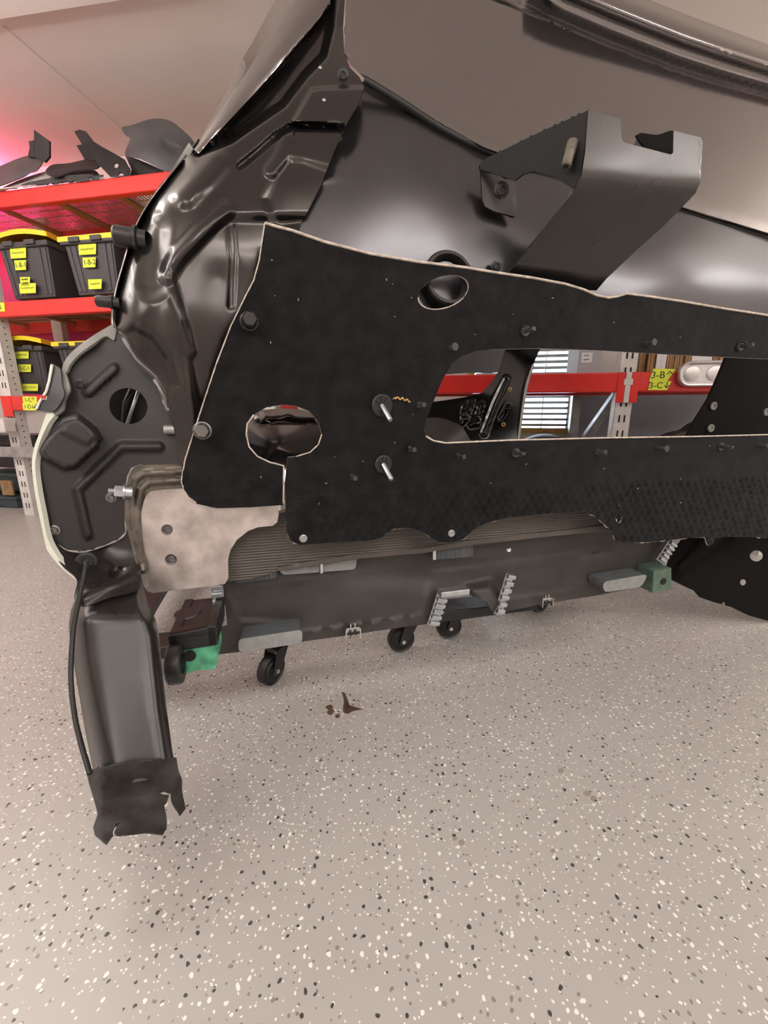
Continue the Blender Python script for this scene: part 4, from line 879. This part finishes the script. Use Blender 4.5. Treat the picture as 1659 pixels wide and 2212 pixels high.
# ---------------- ribbed cross member and the tray below it
b_out = [(484, 1142), (560, 1120), (640, 1100), (1000, 1080), (1345, 1080), (1345, 1142), (1322, 1147), (1180, 1160), (1022, 1178), (914, 1195), (769, 1208), (661, 1225), (600, 1234), (560, 1246), (520, 1254), (486, 1256)]
cross = sheet('cross_member', b_out, .935, 'beam_ribbed', car, step=12, thick=.03, lin=True)
sheet('cross_member_edge', [(1330, 1132), (1334, 1144), (1022, 1176), (914, 1194), (769, 1207), (661, 1224), (600, 1233), (600, 1226), (661, 1214), (769, 1197), (914, 1184), (1022, 1166), (1180, 1150)], .931, 'beam_metal', cross, step=10, thick=.01, lin=True)
u_out = [(470, 1228), (600, 1170), (900, 1140), (1345, 1110), (1440, 1120), (1452, 1170), (1432, 1214), (1418, 1250), (1385, 1268), (1290, 1286), (1167, 1306), (1112, 1317), (1074, 1326), (1066, 1322), (1050, 1300), (1006, 1282), (1004, 1274), (944, 1280), (926, 1346), (914, 1348), (748, 1373), (654, 1386), (590, 1400), (470, 1414), (462, 1330)]
def u_dep(p): return .972+.018*sst((1280-p[:, 1]-(p[:, 0]-800)*-.14)/60.)
tray = sheet('undertray', u_out, u_dep, 'tray_paint', car, step=7, thick=.008, lin=True,
             feats=[ridge([(500, 1282), (780, 1247), (1020, 1218), (1390, 1168)], .004, 2, 5), plateau([(502, 1290), (590, 1276), (900, 1238), (930, 1240), (905, 1330), (660, 1362), (640, 1345), (520, 1338)], .005, 7), ridge([(480, 1394), (910, 1330)], -.004, 1, 4),
                    ridge([(1260, 1198), (1320, 1190)], .006, 2, 4), ridge([(1080, 1300), (1400, 1250)], -.003, 1, 4), plateau([(1010, 1270), (1060, 1258), (1080, 1300), (1066, 1325), (1040, 1318)], -.035, 26)])
# foam blocks
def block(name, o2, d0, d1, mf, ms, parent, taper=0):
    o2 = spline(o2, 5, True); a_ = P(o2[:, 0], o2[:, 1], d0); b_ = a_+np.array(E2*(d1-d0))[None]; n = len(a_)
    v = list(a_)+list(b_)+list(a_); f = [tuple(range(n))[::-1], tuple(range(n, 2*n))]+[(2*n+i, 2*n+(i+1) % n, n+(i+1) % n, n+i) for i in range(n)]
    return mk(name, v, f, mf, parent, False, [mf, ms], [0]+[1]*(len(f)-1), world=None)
def rrect(p, r=10):
    """rounded quadrilateral in pixels"""
    out = []; p = [np.array(q, float) for q in p]
    for i in range(4):
        a_, b_, c_ = p[i-1], p[i], p[(i+1) % 4]; t0 = (a_-b_)/np.linalg.norm(a_-b_)*r; t1 = (c_-b_)/np.linalg.norm(c_-b_)*r
        for k in (0, .33, .67, 1): out.append(tuple((1-k)**2*(b_+t0)+2*k*(1-k)*b_+k*k*(b_+t1)))
    return out
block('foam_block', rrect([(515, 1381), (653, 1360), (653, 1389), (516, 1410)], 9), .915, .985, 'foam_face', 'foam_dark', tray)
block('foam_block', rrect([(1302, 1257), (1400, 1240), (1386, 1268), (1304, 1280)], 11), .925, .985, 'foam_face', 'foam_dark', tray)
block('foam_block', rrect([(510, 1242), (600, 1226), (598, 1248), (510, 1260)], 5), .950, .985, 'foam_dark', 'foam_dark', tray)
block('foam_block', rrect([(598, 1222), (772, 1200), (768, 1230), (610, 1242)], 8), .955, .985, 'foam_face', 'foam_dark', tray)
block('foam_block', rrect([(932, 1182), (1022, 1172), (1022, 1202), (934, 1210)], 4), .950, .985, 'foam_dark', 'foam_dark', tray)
for (u, v, h) in ((694, 1226, 22), (938, 1198, 20)):
    MB().cyl(P(u, v-h/2, .940), P(u, v+h/2, .940), .0055, n=12).build('dowel_pin', 'chrome', tray, smooth=True)
dome('rivet', 1099, 1188, .966, .004, 'chrome', tray)
# corrugated edge protectors
def zig(u0, v0, u1, v1, wd_, n, d, steps=True):
    b_ = MB(); a_ = Vector(P(u0, v0, d)); e = Vector(P(u1, v1, d)); ax = (e-a_)/n; x = ax.cross(E2).normalized()*wd_/2
    for k in range(n):
        p = a_+ax*k; q = p+ax*.58
        b_.prism([p-x, p+x, q+x, q-x], -E2*.012); b_.prism([q-x*.8, q+x*.8, p+ax-x*.8+x*1.6, p+ax-x*.8], -E2*.003)
    b_.prism([a_-x*1.1, a_+x*1.1, e+x*1.1, e-x*1.1], E2*.006)
    return b_.build('edge_protector', 'zinc', tray, bevel=.0015)
zig(468, 1262, 478, 1352, .024, 6, .955); zig(958, 1278, 934, 1352, .028, 6, .955); zig(1103, 1240, 1076, 1328, .024, 6, .955); zig(1452, 1172, 1424, 1214, .026, 5, .965)
a_, b_ = Vector(P(944, 1282, .955)), Vector(P(1004, 1275, .955)); MB().prism([a_, b_, b_+EZ*.016, a_+EZ*.016], -E2*.03).build('edge_cap', 'zinc', tray, bevel=.002)
# small sheet clips with two black screws on the lower rim
def uclip(u, v, d, k=1.0):
    c = Vector(P(u, v, d)); b_ = MB(); fr_ = lambda x, y, z: c+E1*(x*k)+tocam*(y*k)+EZ*(z*k)
    b_.box((-.020, 0, -.003), (.020, .002, .009), fr_); b_.box((-.020, 0, -.018), (-.017, .010, .009), fr_); b_.box((.017, 0, -.018), (.020, .010, .009), fr_)
    b_.box((-.007, 0, .009), (-.004, .004, .020), fr_); b_.box((.004, 0, .009), (.007, .004, .022), fr_)
    o = b_.build('sheet_clip', 'chrome', tray)
    for s in (-.006, .007): MB().cyl(fr_(s, .001, -.004), fr_(s, .009, -.004), .005*k, n=10).build('screw', 'black_plastic', o, smooth=True)
    return o
uclip(762, 1362, .962); uclip(1180, 1297, .962, .9)
# box section, green blocks and roller under the mounting plate
bx = MB(); q = [P(u, v, .815) for u, v in ((362, 1374), (468, 1352), (470, 1394), (366, 1410))]
rail = None
a0, b0, c0_, d0_ = [Vector(p) for p in q]; t_ = .010
def beamlet(p0, p1, q0, q1, L0, L1): 
    m_ = MB(); m_.prism([p0+E2*L0, p1+E2*L0, q1+E2*L0, q0+E2*L0], E2*(L1-L0)); return m_
ff = beamlet(a0, b0, d0_, c0_, 0, .012); ff.prism([a0, a0+E1*.018, d0_+E1*.018, d0_], E2*.17); ff.prism([b0-E1*.018, b0, c0_, c0_-E1*.018], E2*.17)
ff.prism([d0_, c0_, c0_+E2*.17, d0_+E2*.17], EZ*.006); ff.prism([d0_+EZ*.028, c0_+EZ*.028, c0_+EZ*.028+E2*.17, d0_+EZ*.028+E2*.17], EZ*.004)
ff.prism([a0, b0, b0+E2*.03, a0+E2*.03], -EZ*.004)
box_s = ff.build('box_section', 'black_plastic', car, bevel=.002)
zt_ = min(a0.z, b0.z)-.008
MB().prism([Vector((p.x, p.y, zt_)) for p in (a0, b0, b0+E2*.17, a0+E2*.17)], EZ*.004).build('box_top', 'grey_plastic', box_s)
MB().lathe(Vector(G(405, 1326, zt_+.004)), EZ, [(.0001, .0035), (.026, .0035), (.028, 0)], 24).build('access_disc', 'black_plastic', box_s, smooth=True)
block('green_block', [(381, 1408), (420, 1400), (462, 1388), (466, 1440), (424, 1448), (388, 1455)], .825, .90, 'green_paint', 'green_paint', box_s)
dome('bolt_hole', 410, 1417, .824, .008, 'slot_black', box_s, h=.05, nrm=tocam)
block('green_block', rrect([(1412, 1234), (1450, 1226), (1450, 1272), (1410, 1282)], 2), .93, .99, 'dark_green', 'dark_green', tray)
dome('bolt_hole', 1433, 1256, .929, .007, 'slot_black', tray, h=.05, nrm=tocam)
c = Vector(P(372, 1436, .80)); MB().lathe(c, E1, [(.020, -.006), (.036, -.006), (.038, -.003), (.038, .016), (.036, .019), (.020, .019)], 28, closed=True).build('roller', 'black_plastic', box_s, smooth=True, autosmooth=.5)
# ---------------- black wheelhouse panel at the right edge
wh = sheet('inner_wheelhouse', [(1440, 1225), (1452, 1190), (1478, 1160), (1545, 1140), (1659, 1130), (1760, 1130), (1760, 1372), (1659, 1341), (1620, 1330), (1580, 1311), (1540, 1300), (1512, 1290), (1500, 1276), (1470, 1262), (1450, 1252)],
      rbf([(1440, 1225, .985), (1478, 1160, .99), (1659, 1130, .99), (1760, 1130, .99), (1760, 1372, .90), (1600, 1320, .925), (1500, 1276, .945), (1580, 1230, .965), (1700, 1240, .955)]), 'deep_black', car, holes=[ellipse(1635, 1201, 15, 12), ellipse(1606, 1258, 7.5, 7, n=12), ellipse(1564, 1305, 4.5, 4.5, n=10)], step=8, thick=.003, lin=True,
      feats=[ridge([(1470, 1230), (1540, 1158)], -.012, 6, 12), ridge([(1490, 1240), (1570, 1160)], .006, 4, 12)])
# ================================================================== DOLLY UNDER THE BODY
g0 = G(590, 1466); dly = thing('wheeled_dolly', Bd(.2, 1.25, 0), 'low black dolly on casters under the car body', 'dolly')
zc = .072*1.02
def add_caster(u, v, rz, proto=None, rad=.040):
    p = Vector(G(u, v, 0)); ct = P(0, 0, 1)
    m_ = Matrix.Translation(p) @ Matrix.Rotation(math.radians(rz), 4, 'Z')
    if proto is None:
        root = MB(); root.box((-.03, -.035, .108), (.03, .035, .108)); root.cyl((.0, 0, .09), (.0, 0, .104), .024, n=20)
        root = root.build('caster', 'black_plastic', dly, world=m_)
        parts = []
        w_ = MB(); w_.lathe((-.022, -.0, rad), (0, 1, 0), [(.006, -.013), (rad*.6, -.013), (rad*.68, -.010), (rad*.86, -.010), (rad*.97, -.013), (rad, -.008), (rad, .008), (rad*.97, .013), (rad*.86, .010), (rad*.68, .010), (rad*.6, .013), (.006, .013)], 30, closed=True)
        parts.append(w_.build('wheel', 'rubber', root, smooth=True, autosmooth=.6, world=m_))
        f_ = MB()
        for s in (-1, 1): f_.prism([(-.036, s*.019, rad-.010), (-.010, s*.019, rad-.012), (.026, s*.019, .092), (-.018, s*.019, .092)], (0, .003*s, 0))
        f_.box((-.018, -.021, .089), (.026, .021, .094))
        parts.append(f_.build('fork', 'black_plastic', root, bevel=.002, world=m_))
        ax_ = MB(); ax_.cyl((-.022, -.025, rad), (-.022, .025, rad), .006, n=12); parts.append(ax_.build('axle', 'chrome', root, smooth=True, autosmooth=.5, world=m_))
        return root, parts
    r = twin(proto[0], dly, m_)
    for q in proto[1]: twin(q, r, m_)
    return r
pr = add_caster(600, 1464, 62); add_caster(880, 1402, 20, pr); add_caster(982, 1374, 12, pr); add_caster(1172, 1316, 30, pr)
fr_ = MB(); fr_.box((-.46, 1.02, .108), (.75, 1.10, .14), Bd); fr_.box((-.46, 1.10, .108), (-.38, 2.2, .135), Bd); fr_.box((.67, 1.10, .108), (.75, 2.2, .135), Bd); fr_.box((-.46, 2.2, .108), (.75, 2.28, .135), Bd)
fr_.build('dolly_frame', 'black_plastic', dly, bevel=.003)
